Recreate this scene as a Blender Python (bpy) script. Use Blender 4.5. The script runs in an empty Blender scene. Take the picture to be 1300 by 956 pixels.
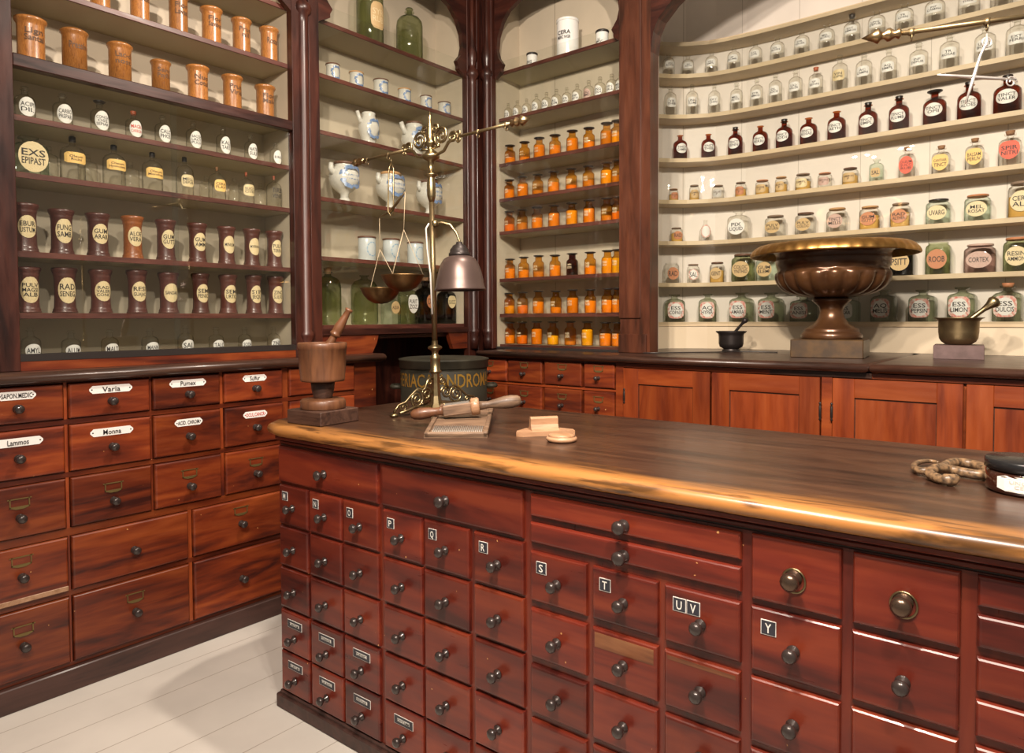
import bpy, bmesh, math, random
from mathutils import Vector, Matrix
random.seed(7)
SC = bpy.context.scene
COL = SC.collection
PI = math.pi
# ------------------------------------------------------------------ camera
FPX = 878.24
PIT, ROL, YAW = math.radians(1.836), math.radians(-.255), math.radians(39.583)
CF = Vector((-math.sin(YAW)*math.cos(PIT), math.cos(YAW)*math.cos(PIT), -math.sin(PIT)))
R0 = Vector((math.cos(YAW), math.sin(YAW), 0)); U0 = R0.cross(CF)
CR = R0*math.cos(ROL) + U0*math.sin(ROL); CU = -R0*math.sin(ROL) + U0*math.cos(ROL)
EYE = Vector((0, 0, 1.4))
def ray(x, y): return CF + CR*((x-650)/FPX) - CU*((y-433)/FPX)
def at_x(x, y, c): d = ray(x, y); return EYE + d*(c/d.x)
def at_y(x, y, c): d = ray(x, y); return EYE + d*(c/d.y)
def at_z(x, y, c): d = ray(x, y); return EYE + d*((c-1.4)/d.z)
def depth(P): return (Vector(P)-EYE).dot(CF)
def proj(P):
    v = Vector(P)-EYE; k = v.dot(CF)
    return 650+FPX*v.dot(CR)/k, 433-FPX*v.dot(CU)/k
cam = bpy.data.cameras.new('camera'); co = bpy.data.objects.new('camera', cam); COL.objects.link(co)
M = Matrix.Identity(4)
for i, v in enumerate((CR, CU, -CF)):
    for j in range(3): M[j][i] = v[j]
M.translation = EYE; co.matrix_world = M
cam.sensor_width = 36; cam.lens = 36*FPX/1300; cam.shift_y = -45/1300; cam.clip_start = .05
SC.camera = co
# ------------------------------------------------------------------ mesh builder
class MB:
    def __init__(s): s.v = []; s.f = []; s.m = []; s.sm = []
    def add(s, vs, fs, mi=0, smooth=False):
        o = len(s.v); s.v += [tuple(p) for p in vs]
        for f in fs: s.f.append([o+i for i in f]); s.m.append(mi); s.sm.append(smooth)
        return s
    def box(s, a, b, mi=0, bv=0, T=None):
        x0, y0, z0 = [min(p, q) for p, q in zip(a, b)]; x1, y1, z1 = [max(p, q) for p, q in zip(a, b)]
        if bv <= 0:
            vs = [(x, y, z) for x in (x0, x1) for y in (y0, y1) for z in (z0, z1)]
            fs = [(0,1,3,2),(4,6,7,5),(0,4,5,1),(2,3,7,6),(0,2,6,4),(1,5,7,3)]
        else:
            b_ = min(bv, (x1-x0)/2.01, (y1-y0)/2.01, (z1-z0)/2.01)
            vs = []; idx = {}
            for ix, X in enumerate((x0, x1)):
                for iy, Y in enumerate((y0, y1)):
                    for iz, Z in enumerate((z0, z1)):
                        sx, sy, sz = (1-2*ix)*b_, (1-2*iy)*b_, (1-2*iz)*b_
                        for k, p in enumerate(((X, Y+sy, Z+sz), (X+sx, Y, Z+sz), (X+sx, Y+sy, Z))):
                            idx[ix, iy, iz, k] = len(vs); vs.append(p)
            g = idx; fs = []
            for a_ in (0, 1):
                fs.append([g[a_,0,0,0], g[a_,1,0,0], g[a_,1,1,0], g[a_,0,1,0]])
                fs.append([g[0,a_,0,1], g[1,a_,0,1], g[1,a_,1,1], g[0,a_,1,1]])
                fs.append([g[0,0,a_,2], g[1,0,a_,2], g[1,1,a_,2], g[0,1,a_,2]])
                for c_ in (0, 1):
                    fs.append([g[a_,c_,0,0], g[a_,c_,1,0], g[a_,c_,1,1], g[a_,c_,0,1]])
                    fs.append([g[a_,0,c_,0], g[a_,1,c_,0], g[a_,1,c_,2], g[a_,0,c_,2]])
                    fs.append([g[0,a_,c_,1], g[1,a_,c_,1], g[1,a_,c_,2], g[0,a_,c_,2]])
                    for d_ in (0, 1): fs.append([g[a_,c_,d_,0], g[a_,c_,d_,1], g[a_,c_,d_,2]])
        if T: vs = [T(*p) for p in vs]
        return s.add(vs, fs, mi)
    def prism(s, poly, z0, z1, mi=0, T=None, smooth=False):
        n = len(poly)
        vs = [(x, y, z0) for x, y in poly] + [(x, y, z1) for x, y in poly]
        if T: vs = [T(*p) for p in vs]
        fs = [list(range(n)), list(range(n, 2*n))]
        s.add(vs, fs, mi)
        s.add(vs, [(i, (i+1) % n, n+(i+1) % n, n+i) for i in range(n)], mi, smooth)
        return s
    def lathe(s, prof, n=20, mi=0, c=(0, 0, 0), sq=0, T=None, smooth=True, capb=True, capt=True, rot=0, mod=None):
        vs = []; m = len(prof)
        for j, (r, z) in enumerate(prof):
            for i in range(n):
                a = 2*PI*i/n+rot; ca, sa = math.cos(a), math.sin(a)
                rr = r
                if sq: e = 2+sq*6; rr = r/((abs(ca)**e+abs(sa)**e)**(1/e))
                if mod: rr *= mod(a, z)
                p = (c[0]+rr*ca, c[1]+rr*sa, c[2]+z)
                vs.append(T(*p) if T else p)
        fs = [(j*n+i, j*n+(i+1) % n, (j+1)*n+(i+1) % n, (j+1)*n+i) for j in range(m-1) for i in range(n)]
        s.add(vs, fs, mi, smooth)
        if capb and prof[0][0] > 1e-6: s.add(vs[:n], [list(range(n))], mi)
        if capt and prof[-1][0] > 1e-6: s.add(vs[-n:], [list(range(n))], mi)
        return s
    def tube(s, pts, r, n=8, mi=0, closed=False, cap=True):
        P = [Vector(p) for p in pts]; m = len(P); vs = []
        rs = r if isinstance(r, (list, tuple)) else [r]*m
        prev = None
        for i in range(m):
            if closed: t = P[(i+1) % m]-P[i-1]
            else: t = P[min(i+1, m-1)]-P[max(i-1, 0)]
            t.normalize()
            if prev is None:
                a = Vector((0, 0, 1)) if abs(t.z) < .9 else Vector((1, 0, 0))
                u = t.cross(a).normalized()
            else:
                u = (prev - t*prev.dot(t)).normalized()
            prev = u; w = t.cross(u)
            for k in range(n):
                a = 2*PI*k/n; vs.append(P[i]+(u*math.cos(a)+w*math.sin(a))*rs[i])
        mm = m if closed else m-1
        fs = [(i*n+k, i*n+(k+1) % n, ((i+1) % m)*n+(k+1) % n, ((i+1) % m)*n+k) for i in range(mm) for k in range(n)]
        s.add(vs, fs, mi, True)
        if cap and not closed: s.add(vs[:n], [list(range(n))], mi); s.add(vs[-n:], [list(range(n))], mi)
        return s
    def mesh(s, name, mats, origin=(0, 0, 0), recalc=True):
        me = bpy.data.meshes.new(name)
        o = origin
        me.from_pydata([(x-o[0], y-o[1], z-o[2]) for x, y, z in s.v], [], s.f)
        for m_ in (mats if isinstance(mats, (list, tuple)) else [mats]): me.materials.append(m_)
        me.polygons.foreach_set('material_index', s.m)
        me.polygons.foreach_set('use_smooth', s.sm)
        if recalc:
            bm = bmesh.new(); bm.from_mesh(me)
            bmesh.ops.remove_doubles(bm, verts=bm.verts, dist=1e-6)
            bmesh.ops.recalc_face_normals(bm, faces=bm.faces); bm.to_mesh(me); bm.free()
        me.update(); return me
ORG = {}
def build(name, mb, mats, parent=None, origin=None, recalc=True):
    """mesh from vertices given in the thing's frame; parented at the right offset"""
    if origin is None:
        xs = list(zip(*mb.v)); origin = tuple((min(c)+max(c))/2 for c in xs[:2])+(min(xs[2]),)
    o = bpy.data.objects.new(name, mb.mesh(name, mats, origin, recalc)); COL.objects.link(o)
    po = ORG.get(parent, (0, 0, 0)) if parent else (0, 0, 0)
    o.location = tuple(a-b for a, b in zip(origin, po)); o.parent = parent; ORG[o] = origin
    return o
def tag(o, label=None, cat=None, group=None, kind=None):
    if label: o['label'] = label
    if cat: o['category'] = cat
    if group: o['group'] = group
    if kind: o['kind'] = kind
    return o
def thing(name, base, label, cat, group=None, frame=None):
    """Empty at the base; children coordinates are given in the frame (world unless frame=(rot z))"""
    e = bpy.data.objects.new(name, None); COL.objects.link(e); e.empty_display_size = .05
    ORG[e] = tuple(base)
    if frame is None: e.location = base
    else: e.location = Matrix.Rotation(frame, 3, 'Z') @ Vector(base); e.rotation_euler = (0, 0, frame)
    return tag(e, label, cat, group)
# ------------------------------------------------------------------ materials
def newmat(name):
    m = bpy.data.materials.new(name); m.use_nodes = True; nt = m.node_tree; nt.nodes.clear()
    out = nt.nodes.new('ShaderNodeOutputMaterial'); return m, nt, out
def N(nt, t, **kw):
    n = nt.nodes.new(t)
    for k, v in kw.items():
        if k in n.inputs: n.inputs[k].default_value = v
        else: setattr(n, k, v)
    return n
def mat(name, c, rough=.5, metal=0, coat=0, bump=0, bs=60, c2=None, ns=6):
    m, nt, out = newmat(name)
    p = N(nt, 'ShaderNodeBsdfPrincipled'); L = nt.links.new
    p.inputs['Base Color'].default_value = (*c, 1); p.inputs['Roughness'].default_value = rough
    p.inputs['Metallic'].default_value = metal; p.inputs['Coat Weight'].default_value = coat
    if c2 or bump:
        tc = N(nt, 'ShaderNodeTexCoord'); nz = N(nt, 'ShaderNodeTexNoise', Scale=ns if c2 else bs, Detail=4.0)
        L(tc.outputs['Object'], nz.inputs['Vector'])
        if c2:
            r = N(nt, 'ShaderNodeValToRGB'); r.color_ramp.elements[0].position = .35; r.color_ramp.elements[1].position = .65
            r.color_ramp.elements[0].color = (*c, 1); r.color_ramp.elements[1].color = (*c2, 1)
            L(nz.outputs['Fac'], r.inputs['Fac']); L(r.outputs['Color'], p.inputs['Base Color'])
        if bump:
            b = N(nt, 'ShaderNodeBump', Strength=bump, Distance=.002); L(nz.outputs['Fac'], b.inputs['Height']); L(b.outputs['Normal'], p.inputs['Normal'])
    L(p.outputs[0], out.inputs[0]); return m
def wood(name, dark, mid, light, axis='x', rough=.3, scale=1., coat=.25, chips=0, edge=None, vary=.35):
    m, nt, out = newmat(name); L = nt.links.new
    p = N(nt, 'ShaderNodeBsdfPrincipled'); tc = N(nt, 'ShaderNodeTexCoord'); oi = N(nt, 'ShaderNodeObjectInfo')
    ad = N(nt, 'ShaderNodeVectorMath', operation='MULTIPLY_ADD')
    ad.inputs[1].default_value = (1, 1, 1)
    cx = N(nt, 'ShaderNodeCombineXYZ'); mu = N(nt, 'ShaderNodeMath', operation='MULTIPLY'); mu.inputs[1].default_value = 37.
    L(oi.outputs['Random'], mu.inputs[0]); [L(mu.outputs[0], cx.inputs[i]) for i in range(3)]
    L(tc.outputs['Object'], ad.inputs[0]); L(cx.outputs[0], ad.inputs[2])
    mp = N(nt, 'ShaderNodeMapping'); s = {'x': (1.2, 9, 9), 'y': (9, 1.2, 9), 'z': (9, 9, 1.2)}[axis]
    mp.inputs['Scale'].default_value = tuple(q*scale for q in s); L(ad.outputs[0], mp.inputs['Vector'])
    n1 = N(nt, 'ShaderNodeTexNoise', Scale=1.6, Detail=5.0, Distortion=1.6); L(mp.outputs[0], n1.inputs['Vector'])
    n2 = N(nt, 'ShaderNodeTexNoise', Scale=9.0, Detail=3.0); L(mp.outputs[0], n2.inputs['Vector'])
    mx = N(nt, 'ShaderNodeMath', operation='MULTIPLY_ADD'); mx.inputs[1].default_value = .3
    L(n2.outputs['Fac'], mx.inputs[0]); L(n1.outputs['Fac'], mx.inputs[2])
    rp = N(nt, 'ShaderNodeValToRGB'); e = rp.color_ramp.elements
    e[0].position = .45; e[0].color = (*dark, 1); e[1].position = .86; e[1].color = (*light, 1)
    q = e.new(.64); q.color = (*mid, 1); L(mx.outputs[0], rp.inputs['Fac'])
    last = rp.outputs['Color']
    if vary:
        hv = N(nt, 'ShaderNodeHueSaturation'); mr = N(nt, 'ShaderNodeMapRange'); mr.inputs['To Min'].default_value = 1-vary*.6; mr.inputs['To Max'].default_value = 1+vary*.6
        L(oi.outputs['Random'], mr.inputs['Value']); L(mr.outputs[0], hv.inputs['Value']); L(last, hv.inputs['Color']); last = hv.outputs['Color']
    if edge:    # worn, lighter varnish towards the front edge of the top (position on the top itself)
        ec, y0, y1 = edge; sp = N(nt, 'ShaderNodeSeparateXYZ'); L(tc.outputs['Object'], sp.inputs[0])
        n3 = N(nt, 'ShaderNodeTexNoise', Scale=3.0, Detail=4.0); L(mp.outputs[0], n3.inputs['Vector'])
        a = N(nt, 'ShaderNodeMath', operation='MULTIPLY_ADD'); a.inputs[1].default_value = .16; L(n3.outputs['Fac'], a.inputs[0]); L(sp.outputs['Y'], a.inputs[2])
        mr = N(nt, 'ShaderNodeMapRange'); mr.inputs['From Min'].default_value = y0; mr.inputs['From Max'].default_value = y1
        mr.inputs['To Min'].default_value = 1; mr.inputs['To Max'].default_value = 0; L(a.outputs[0], mr.inputs['Value'])
        ml = N(nt, 'ShaderNodeMix', data_type='RGBA'); L(mr.outputs[0], ml.inputs['Factor']); L(last, ml.inputs['A'])
        n5 = N(nt, 'ShaderNodeTexNoise', Scale=7.0, Detail=6.0, Distortion=.6); L(mp.outputs[0], n5.inputs['Vector'])
        r2 = N(nt, 'ShaderNodeValToRGB'); r2.color_ramp.elements[0].color = (*[c*.28 for c in ec], 1); r2.color_ramp.elements[1].color = (*ec, 1)
        r2.color_ramp.elements[0].position = .36; r2.color_ramp.elements[1].position = .50
        L(n5.outputs['Fac'], r2.inputs['Fac']); L(r2.outputs['Color'], ml.inputs['B']); last = ml.outputs['Result']
    if chips:   # small knocks through the varnish
        n4 = N(nt, 'ShaderNodeTexNoise', Scale=55.0, Detail=1.0); L(ad.outputs[0], n4.inputs['Vector'])
        r4 = N(nt, 'ShaderNodeValToRGB'); r4.color_ramp.elements[0].position = chips; r4.color_ramp.elements[1].position = chips+.02
        L(n4.outputs['Fac'], r4.inputs['Fac'])
        ml = N(nt, 'ShaderNodeMix', data_type='RGBA'); L(r4.outputs['Color'], ml.inputs['Factor']); L(last, ml.inputs['A'])
        ml.inputs['B'].default_value = (.55, .28, .10, 1); last = ml.outputs['Result']
    L(last, p.inputs['Base Color'])
    rr = N(nt, 'ShaderNodeMapRange'); rr.inputs['To Min'].default_value = rough*.75; rr.inputs['To Max'].default_value = rough*1.4
    L(n2.outputs['Fac'], rr.inputs['Value']); L(rr.outputs[0], p.inputs['Roughness'])
    p.inputs['Coat Weight'].default_value = coat; p.inputs['Coat Roughness'].default_value = .15
    b = N(nt, 'ShaderNodeBump', Strength=.12, Distance=.002); L(mx.outputs[0], b.inputs['Height']); L(b.outputs['Normal'], p.inputs['Normal'])
    L(p.outputs[0], out.inputs[0]); return m
def boards(name, c, seam, axis, pitch, rough=.55):
    """painted boarding with fine gaps between the boards"""
    m, nt, out = newmat(name); L = nt.links.new
    p = N(nt, 'ShaderNodeBsdfPrincipled', Roughness=rough); tc = N(nt, 'ShaderNodeTexCoord'); sp = N(nt, 'ShaderNodeSeparateXYZ')
    L(tc.outputs['Object'], sp.inputs[0])
    d = N(nt, 'ShaderNodeMath', operation='DIVIDE'); d.inputs[1].default_value = pitch; L(sp.outputs[axis], d.inputs[0])
    ad = N(nt, 'ShaderNodeMath', operation='ADD'); ad.inputs[1].default_value = .41; L(d.outputs[0], ad.inputs[0])
    f = N(nt, 'ShaderNodeMath', operation='FRACT'); L(ad.outputs[0], f.inputs[0])
    g = N(nt, 'ShaderNodeMath', operation='LESS_THAN'); g.inputs[1].default_value = .0035/pitch; L(f.outputs[0], g.inputs[0])
    nz = N(nt, 'ShaderNodeTexNoise', Scale=5.0, Detail=5.0); L(tc.outputs['Object'], nz.inputs['Vector'])
    r = N(nt, 'ShaderNodeValToRGB'); r.color_ramp.elements[0].position = .3; r.color_ramp.elements[1].position = .7
    r.color_ramp.elements[0].color = (*[q*.9 for q in c], 1); r.color_ramp.elements[1].color = (*c, 1); L(nz.outputs['Fac'], r.inputs['Fac'])
    ml = N(nt, 'ShaderNodeMix', data_type='RGBA'); ml.inputs['B'].default_value = (*seam, 1)
    L(g.outputs[0], ml.inputs['Factor']); L(r.outputs['Color'], ml.inputs['A']); L(ml.outputs['Result'], p.inputs['Base Color'])
    L(p.outputs[0], out.inputs[0]); return m
def glass(name, face, edge, refl=1., rough=.03, power=.45):
    """thin vessel glass: clear through its middle, denser towards its edges, with a surface reflection"""
    m, nt, out = newmat(name); L = nt.links.new
    lw = N(nt, 'ShaderNodeLayerWeight', Blend=power); r = N(nt, 'ShaderNodeValToRGB')
    r.color_ramp.elements[0].color = (*face, 1); r.color_ramp.elements[1].color = (*edge, 1); r.color_ramp.elements[0].position = .35
    L(lw.outputs['Facing'], r.inputs['Fac'])
    t = N(nt, 'ShaderNodeBsdfTransparent'); L(r.outputs['Color'], t.inputs['Color'])
    g = N(nt, 'ShaderNodeBsdfGlossy', Roughness=rough)
    pw = N(nt, 'ShaderNodeMath', operation='POWER'); pw.inputs[1].default_value = 4.5; lf = N(nt, 'ShaderNodeLayerWeight', Blend=.5); L(lf.outputs['Facing'], pw.inputs[0])
    mu = N(nt, 'ShaderNodeMath', operation='MULTIPLY_ADD', use_clamp=True); mu.inputs[1].default_value = .8*refl; mu.inputs[2].default_value = .045*refl; L(pw.outputs[0], mu.inputs[0])
    mx = N(nt, 'ShaderNodeMixShader'); L(mu.outputs[0], mx.inputs[0]); L(t.outputs[0], mx.inputs[1]); L(g.outputs[0], mx.inputs[2])
    L(mx.outputs[0], out.inputs[0]); return m
W = {}
mah = dict(dark=(.035, .006, .004), mid=(.165, .030, .012), light=(.32, .075, .024))
for ax in 'xyz':
    W['left'+ax] = wood('mahogany_drawer_'+ax, (.045, .009, .006), (.155, .025, .007), (.27, .056, .012), ax, .34, .7, .12, .80, vary=.5)
    W['isl'+ax] = wood('mahogany_counter_'+ax, (.055, .008, .006), (.125, .016, .008), (.19, .030, .011), ax, .29, .6, .2, .79)
    W['door'+ax] = wood('polished_mahogany_'+ax, (.085, .013, .004), (.17, .030, .006), (.23, .048, .009), ax, .35, .5, .15, 0)
    W['case'+ax] = wood('dark_mahogany_'+ax, (.015, .004, .003), (.040, .010, .006), (.072, .018, .010), ax, .34, .8, .08, 0, vary=.1)
    W['shelf'+ax] = wood('red_brown_shelf_'+ax, (.05, .014, .010), (.095, .027, .018), (.14, .042, .027), ax, .4, 1, .1, 0, vary=.1)
W['pil'] = wood('brown_pilaster', (.030, .009, .004), (.070, .019, .008), (.11, .032, .013), 'z', .38, .7, .2, 0, vary=0)
W['top'] = wood('counter_top', (.024, .011, .007), (.048, .021, .012), (.080, .036, .019), 'x', .31, .7, .18, 0, edge=((.40, .17, .045), -.335, -.245), vary=0)
W['dark'] = wood('dark_stained_wood', (.018, .009, .006), (.045, .019, .012), (.075, .033, .02), 'x', .35, 1, .2, 0, vary=.2)
W['darky'] = wood('dark_stained_wood_y', (.03, .014, .009), (.06, .026, .016), (.10, .045, .026), 'y', .33, 1, .3, 0, vary=.2)
W['plinth'] = wood('plinth_wood', (.03, .014, .012), (.055, .024, .018), (.08, .035, .027), 'y', .5, 1, .05, .84, vary=0)
W['walnut'] = wood('walnut_turned', (.08, .030, .013), (.125, .048, .020), (.17, .068, .028), 'z', .42, 1.6, .15, 0, vary=.1)
W['walnutd'] = wood('dark_block_wood', (.03, .013, .009), (.06, .028, .018), (.09, .043, .028), 'x', .45, 2, .1, 0, vary=.1)
W['oak'] = wood('tool_wood', (.07, .04, .025), (.15, .09, .055), (.24, .15, .09), 'x', .5, 2, .05, 0, vary=.2)
W['pale'] = wood('pale_pear_wood', (.29, .15, .075), (.38, .21, .115), (.44, .26, .155), 'x', .4, 2, .1, 0, vary=.1)
W['worn'] = wood('worn_mahogany', (.10, .03, .012), (.20, .075, .03), (.28, .12, .05), 'x', .4, 1, .05, 0, vary=0)
W['jarl'] = wood('honey_turned_wood', (.20, .075, .020), (.36, .14, .033), (.46, .20, .05), 'z', .3, 2, .3, 0, vary=.35)
W['jard'] = wood('dark_turned_wood', (.045, .014, .011), (.085, .026, .019), (.12, .04, .027), 'z', .35, 3, .3, 0, vary=.25)
W['jaro'] = wood('orange_turned_wood', (.15, .04, .012), (.27, .08, .02), (.36, .12, .03), 'z', .35, 3, .3, 0, vary=.1)
G = dict(
 clear=glass('clear_glass', (.96, .96, .94), (.46, .44, .39), 1.3),
 flint=glass('thin_clear_glass', (.98, .98, .96), (.60, .57, .52), 1.3),
 amber=glass('amber_glass', (.88, .60, .19), (.42, .18, .035), 1.),
 brown=glass('brown_glass', (.46, .14, .04), (.12, .03, .01), 1.),
 green=glass('green_glass', (.66, .70, .54), (.24, .28, .18), 1.),
 moss=glass('grey_green_glass', (.74, .77, .68), (.30, .34, .28), 1.1),
 aqua=glass('aqua_glass', (.88, .93, .88), (.45, .54, .47), 1.),
 black=glass('black_glass', (.06, .05, .04), (.02, .015, .01), 1.),
 violet=glass('violet_glass', (.25, .10, .09), (.05, .02, .04), 1.),
 pane=glass('cabinet_pane', (.97, .98, .97), (.85, .87, .86), .75, 0.0),
 niche=glass('niche_pane', (.97, .98, .97), (.85, .87, .86), 1.0, 0.01))
K = dict(
 cream=boards('cream_boarding', (.56, .48, .36), (.22, .17, .11), 'Y', 1.9), creamx=boards('cream_boarding_back', (.56, .48, .36), (.20, .16, .11), 'X', .47),
 niche=boards('warm_white_boarding', (.74, .67, .59), (.45, .39, .32), 'X', .335),
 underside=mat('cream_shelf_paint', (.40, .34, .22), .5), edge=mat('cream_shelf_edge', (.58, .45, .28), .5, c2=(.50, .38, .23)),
 ledge=mat('cream_ledge_paint', (.62, .52, .37), .5, c2=(.56, .46, .32), ns=2),
 white=mat('white_label', (.74, .72, .67), .55), creaml=mat('cream_label', (.72, .60, .36), .5, c2=(.62, .48, .25), ns=40), yell=mat('yellow_label', (.82, .53, .17), .6),
 tan=mat('tan_label', (.55, .38, .18), .6), red=mat('red_label', (.75, .11, .06), .6), orn=mat('ornate_red_label', (.70, .62, .54), .6, c2=(.60, .14, .10), ns=9),
 rust=mat('rust_label', (.50, .20, .09), .6), pink=mat('faded_pink_label', (.60, .42, .34), .6, c2=(.45, .28, .24), ns=50), grey=mat('grey_label', (.50, .48, .44), .6),
 ink=mat('ink', (.02, .015, .015), .6), redink=mat('red_ink', (.55, .05, .03), .6), inkb=mat('brown_ink', (.10, .05, .025), .6), whitep=mat('white_lettering', (.75, .62, .40), .5),
 blue=mat('cobalt_painting', (.03, .085, .27), .25, c2=(.28, .38, .52), ns=140), blueg=mat('grey_blue_painting', (.22, .36, .50), .3),
 china=mat('white_faience', (.64, .62, .56), .18, coat=.5, c2=(.58, .56, .50), ns=12), chinaw=mat('white_porcelain', (.86, .85, .81), .2, coat=.4), chinab=mat('bluish_porcelain', (.56, .60, .60), .2, coat=.4),
 lidb=mat('brown_lid', (.13, .06, .035), .5), lidt=mat('tan_cork_lid', (.50, .28, .12), .7), black=mat('black_stopper', (.025, .02, .018), .35), cork=mat('cork', (.30, .15, .07), .8, bump=.4),
 clothl=mat('brown_cloth_lid', (.25, .17, .12), .8), redcork=mat('red_wax_stopper', (.42, .10, .04), .5),
 brass=mat('aged_brass', (.37, .295, .165), .34, 1, c2=(.25, .19, .10), ns=20), brassd=mat('dull_brass', (.22, .16, .085), .42, .95, c2=(.30, .225, .12), ns=14), copper=mat('copper_tip', (.42, .29, .15), .3, 1),
 pan=mat('tarnished_pan', (.15, .09, .04), .38, 1, c2=(.26, .16, .07), ns=25), urn=mat('bronze_urn', (.11, .048, .018), .30, .45, c2=(.075, .032, .014), ns=10, coat=.25), gold=mat('gilded_rim', (.66, .38, .12), .36, 1, c2=(.48, .26, .08), ns=20),
 iron=mat('dark_iron', (.035, .028, .026), .4, .6), bigk=mat('bronze_knob', (.13, .085, .06), .25, .8), knob=mat('dark_knob', (.045, .033, .03), .28, .3, coat=.4), shade=mat('lamp_shade_metal', (.115, .078, .068), .38, .6), steel=mat('silver_metal', (.85, .80, .76), .3, .8),
 cable=mat('grey_cable', (.55, .53, .50), .5), pot=mat('black_lacquer_tin', (.024, .021, .012), .6, .0, c2=(.036, .032, .019), ns=5), goldp=mat('gold_lettering', (.40, .23, .04), .4, .3),
 plateb=mat('black_plate', (.03, .03, .04), .4), platew=mat('enamel_plate', (.88, .86, .83), .25, coat=.3), holder=mat('brass_holder', (.22, .16, .06), .5, .7), snake=mat('snake_skin', (.24, .145, .075), .38, c2=(.05, .032, .02), ns=95, bump=.6, bs=95),
 base=mat('mottled_wood_plinth', (.085, .045, .016), .4, c2=(.045, .026, .013), ns=22), purple=mat('purple_brown_block', (.14, .085, .08), .6, c2=(.10, .06, .055), ns=30), string=mat('balance_string', (.50, .40, .26), .6),
 rail=mat('black_rail', (.025, .02, .018), .4), wallp=mat('wall_paint', (.45, .40, .33), .6), ceilp=mat('ceiling_paint', (.7, .67, .6), .6), darkin=mat('dark_recess_paint', (.03, .013, .008), .6), felt=mat('grater_metal', (.45, .42, .38), .4, .6))
POW = [mat('powder_orange', (.88, .47, .06), .8), mat('powder_yellow', (.95, .66, .07), .8), mat('powder_deep_orange', (.85, .34, .04), .8), mat('powder_ochre', (.62, .36, .08), .8), mat('powder_bright_yellow', (.98, .85, .06), .8)]
FL = boards('white_floorboards', (.70, .66, .60), (.38, .33, .28), 'X', .185, .5)
# ------------------------------------------------------------------ lettering
_tc = {}
def text2d(s):
    if s in _tc: return _tc[s]
    cu = bpy.data.curves.new('t', 'FONT'); cu.body = s; cu.resolution_u = 2; cu.align_x = 'CENTER'; cu.offset = .012
    ob = bpy.data.objects.new('t', cu); COL.objects.link(ob)
    dg = bpy.context.evaluated_depsgraph_get(); me = bpy.data.meshes.new_from_object(ob.evaluated_get(dg))
    vs = [(v.co.x, v.co.y) for v in me.vertices]; fs = [list(p.vertices) for p in me.polygons]
    bpy.data.objects.remove(ob); bpy.data.curves.remove(cu); bpy.data.meshes.remove(me)
    xs = [v[0] for v in vs] or [0]
    c = (min(xs)+max(xs))/2; w = max(max(xs)-min(xs), .01)
    _tc[s] = ([(x-c, y) for x, y in vs], fs, w); return _tc[s]
def letters(mb, lines, w, h, surf, mi=1, zc=0, stretch=1.35):
    """lines of text laid on a surface: surf(x, z) -> point"""
    n = len(lines); lh = h/n
    for k, s in enumerate(lines):
        vs, fs, tw = text2d(s); sc = min(w/tw, lh*1.15*stretch); sz = min(lh*1.15, sc*1.6)
        z0 = zc+h/2-lh*(k+.5)-sz*.35
        mb.add([surf(x*sc, z0+y*sz) for x, y in vs], fs, mi)
def patch(mb, shape, w, h, surf, mi=0, zc=0, ns=20):
    rings = [(0, 0)]
    def edge(a):
        c, s = math.cos(a), math.sin(a)
        if shape == 'oval': return c*w/2, s*h/2
        if shape == 'round': e = 4
        elif shape == 'rect': e = 16
        elif shape == 'shield': e = 3.2 if s > 0 else 1.8
        r = 1/((abs(c)**e+abs(s)**e)**(1/e)); return c*r*w/2, s*r*h/2
    vs = [surf(0, zc)]; R = 4
    for j in range(1, R+1):
        for i in range(ns):
            x, z = edge(2*PI*i/ns+.01); vs.append(surf(x*j/R, zc+z*j/R))
    fs = [(0, 1+i, 1+(i+1) % ns) for i in range(ns)]
    for j in range(R-1):
        a = 1+j*ns; b = a+ns; fs += [(a+i, b+i, b+(i+1) % ns, a+(i+1) % ns) for i in range(ns)]
    mb.add(vs, fs, mi)
def cyl(r, off=.0004):    # front is -y
    return lambda x, z: ((r+off)*math.sin(x/r), -(r+off)*math.cos(x/r), z)
def cyl2(r): f = cyl(r, .0009); return f
def flat(d): return lambda x, z: (x, -d, z)
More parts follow.
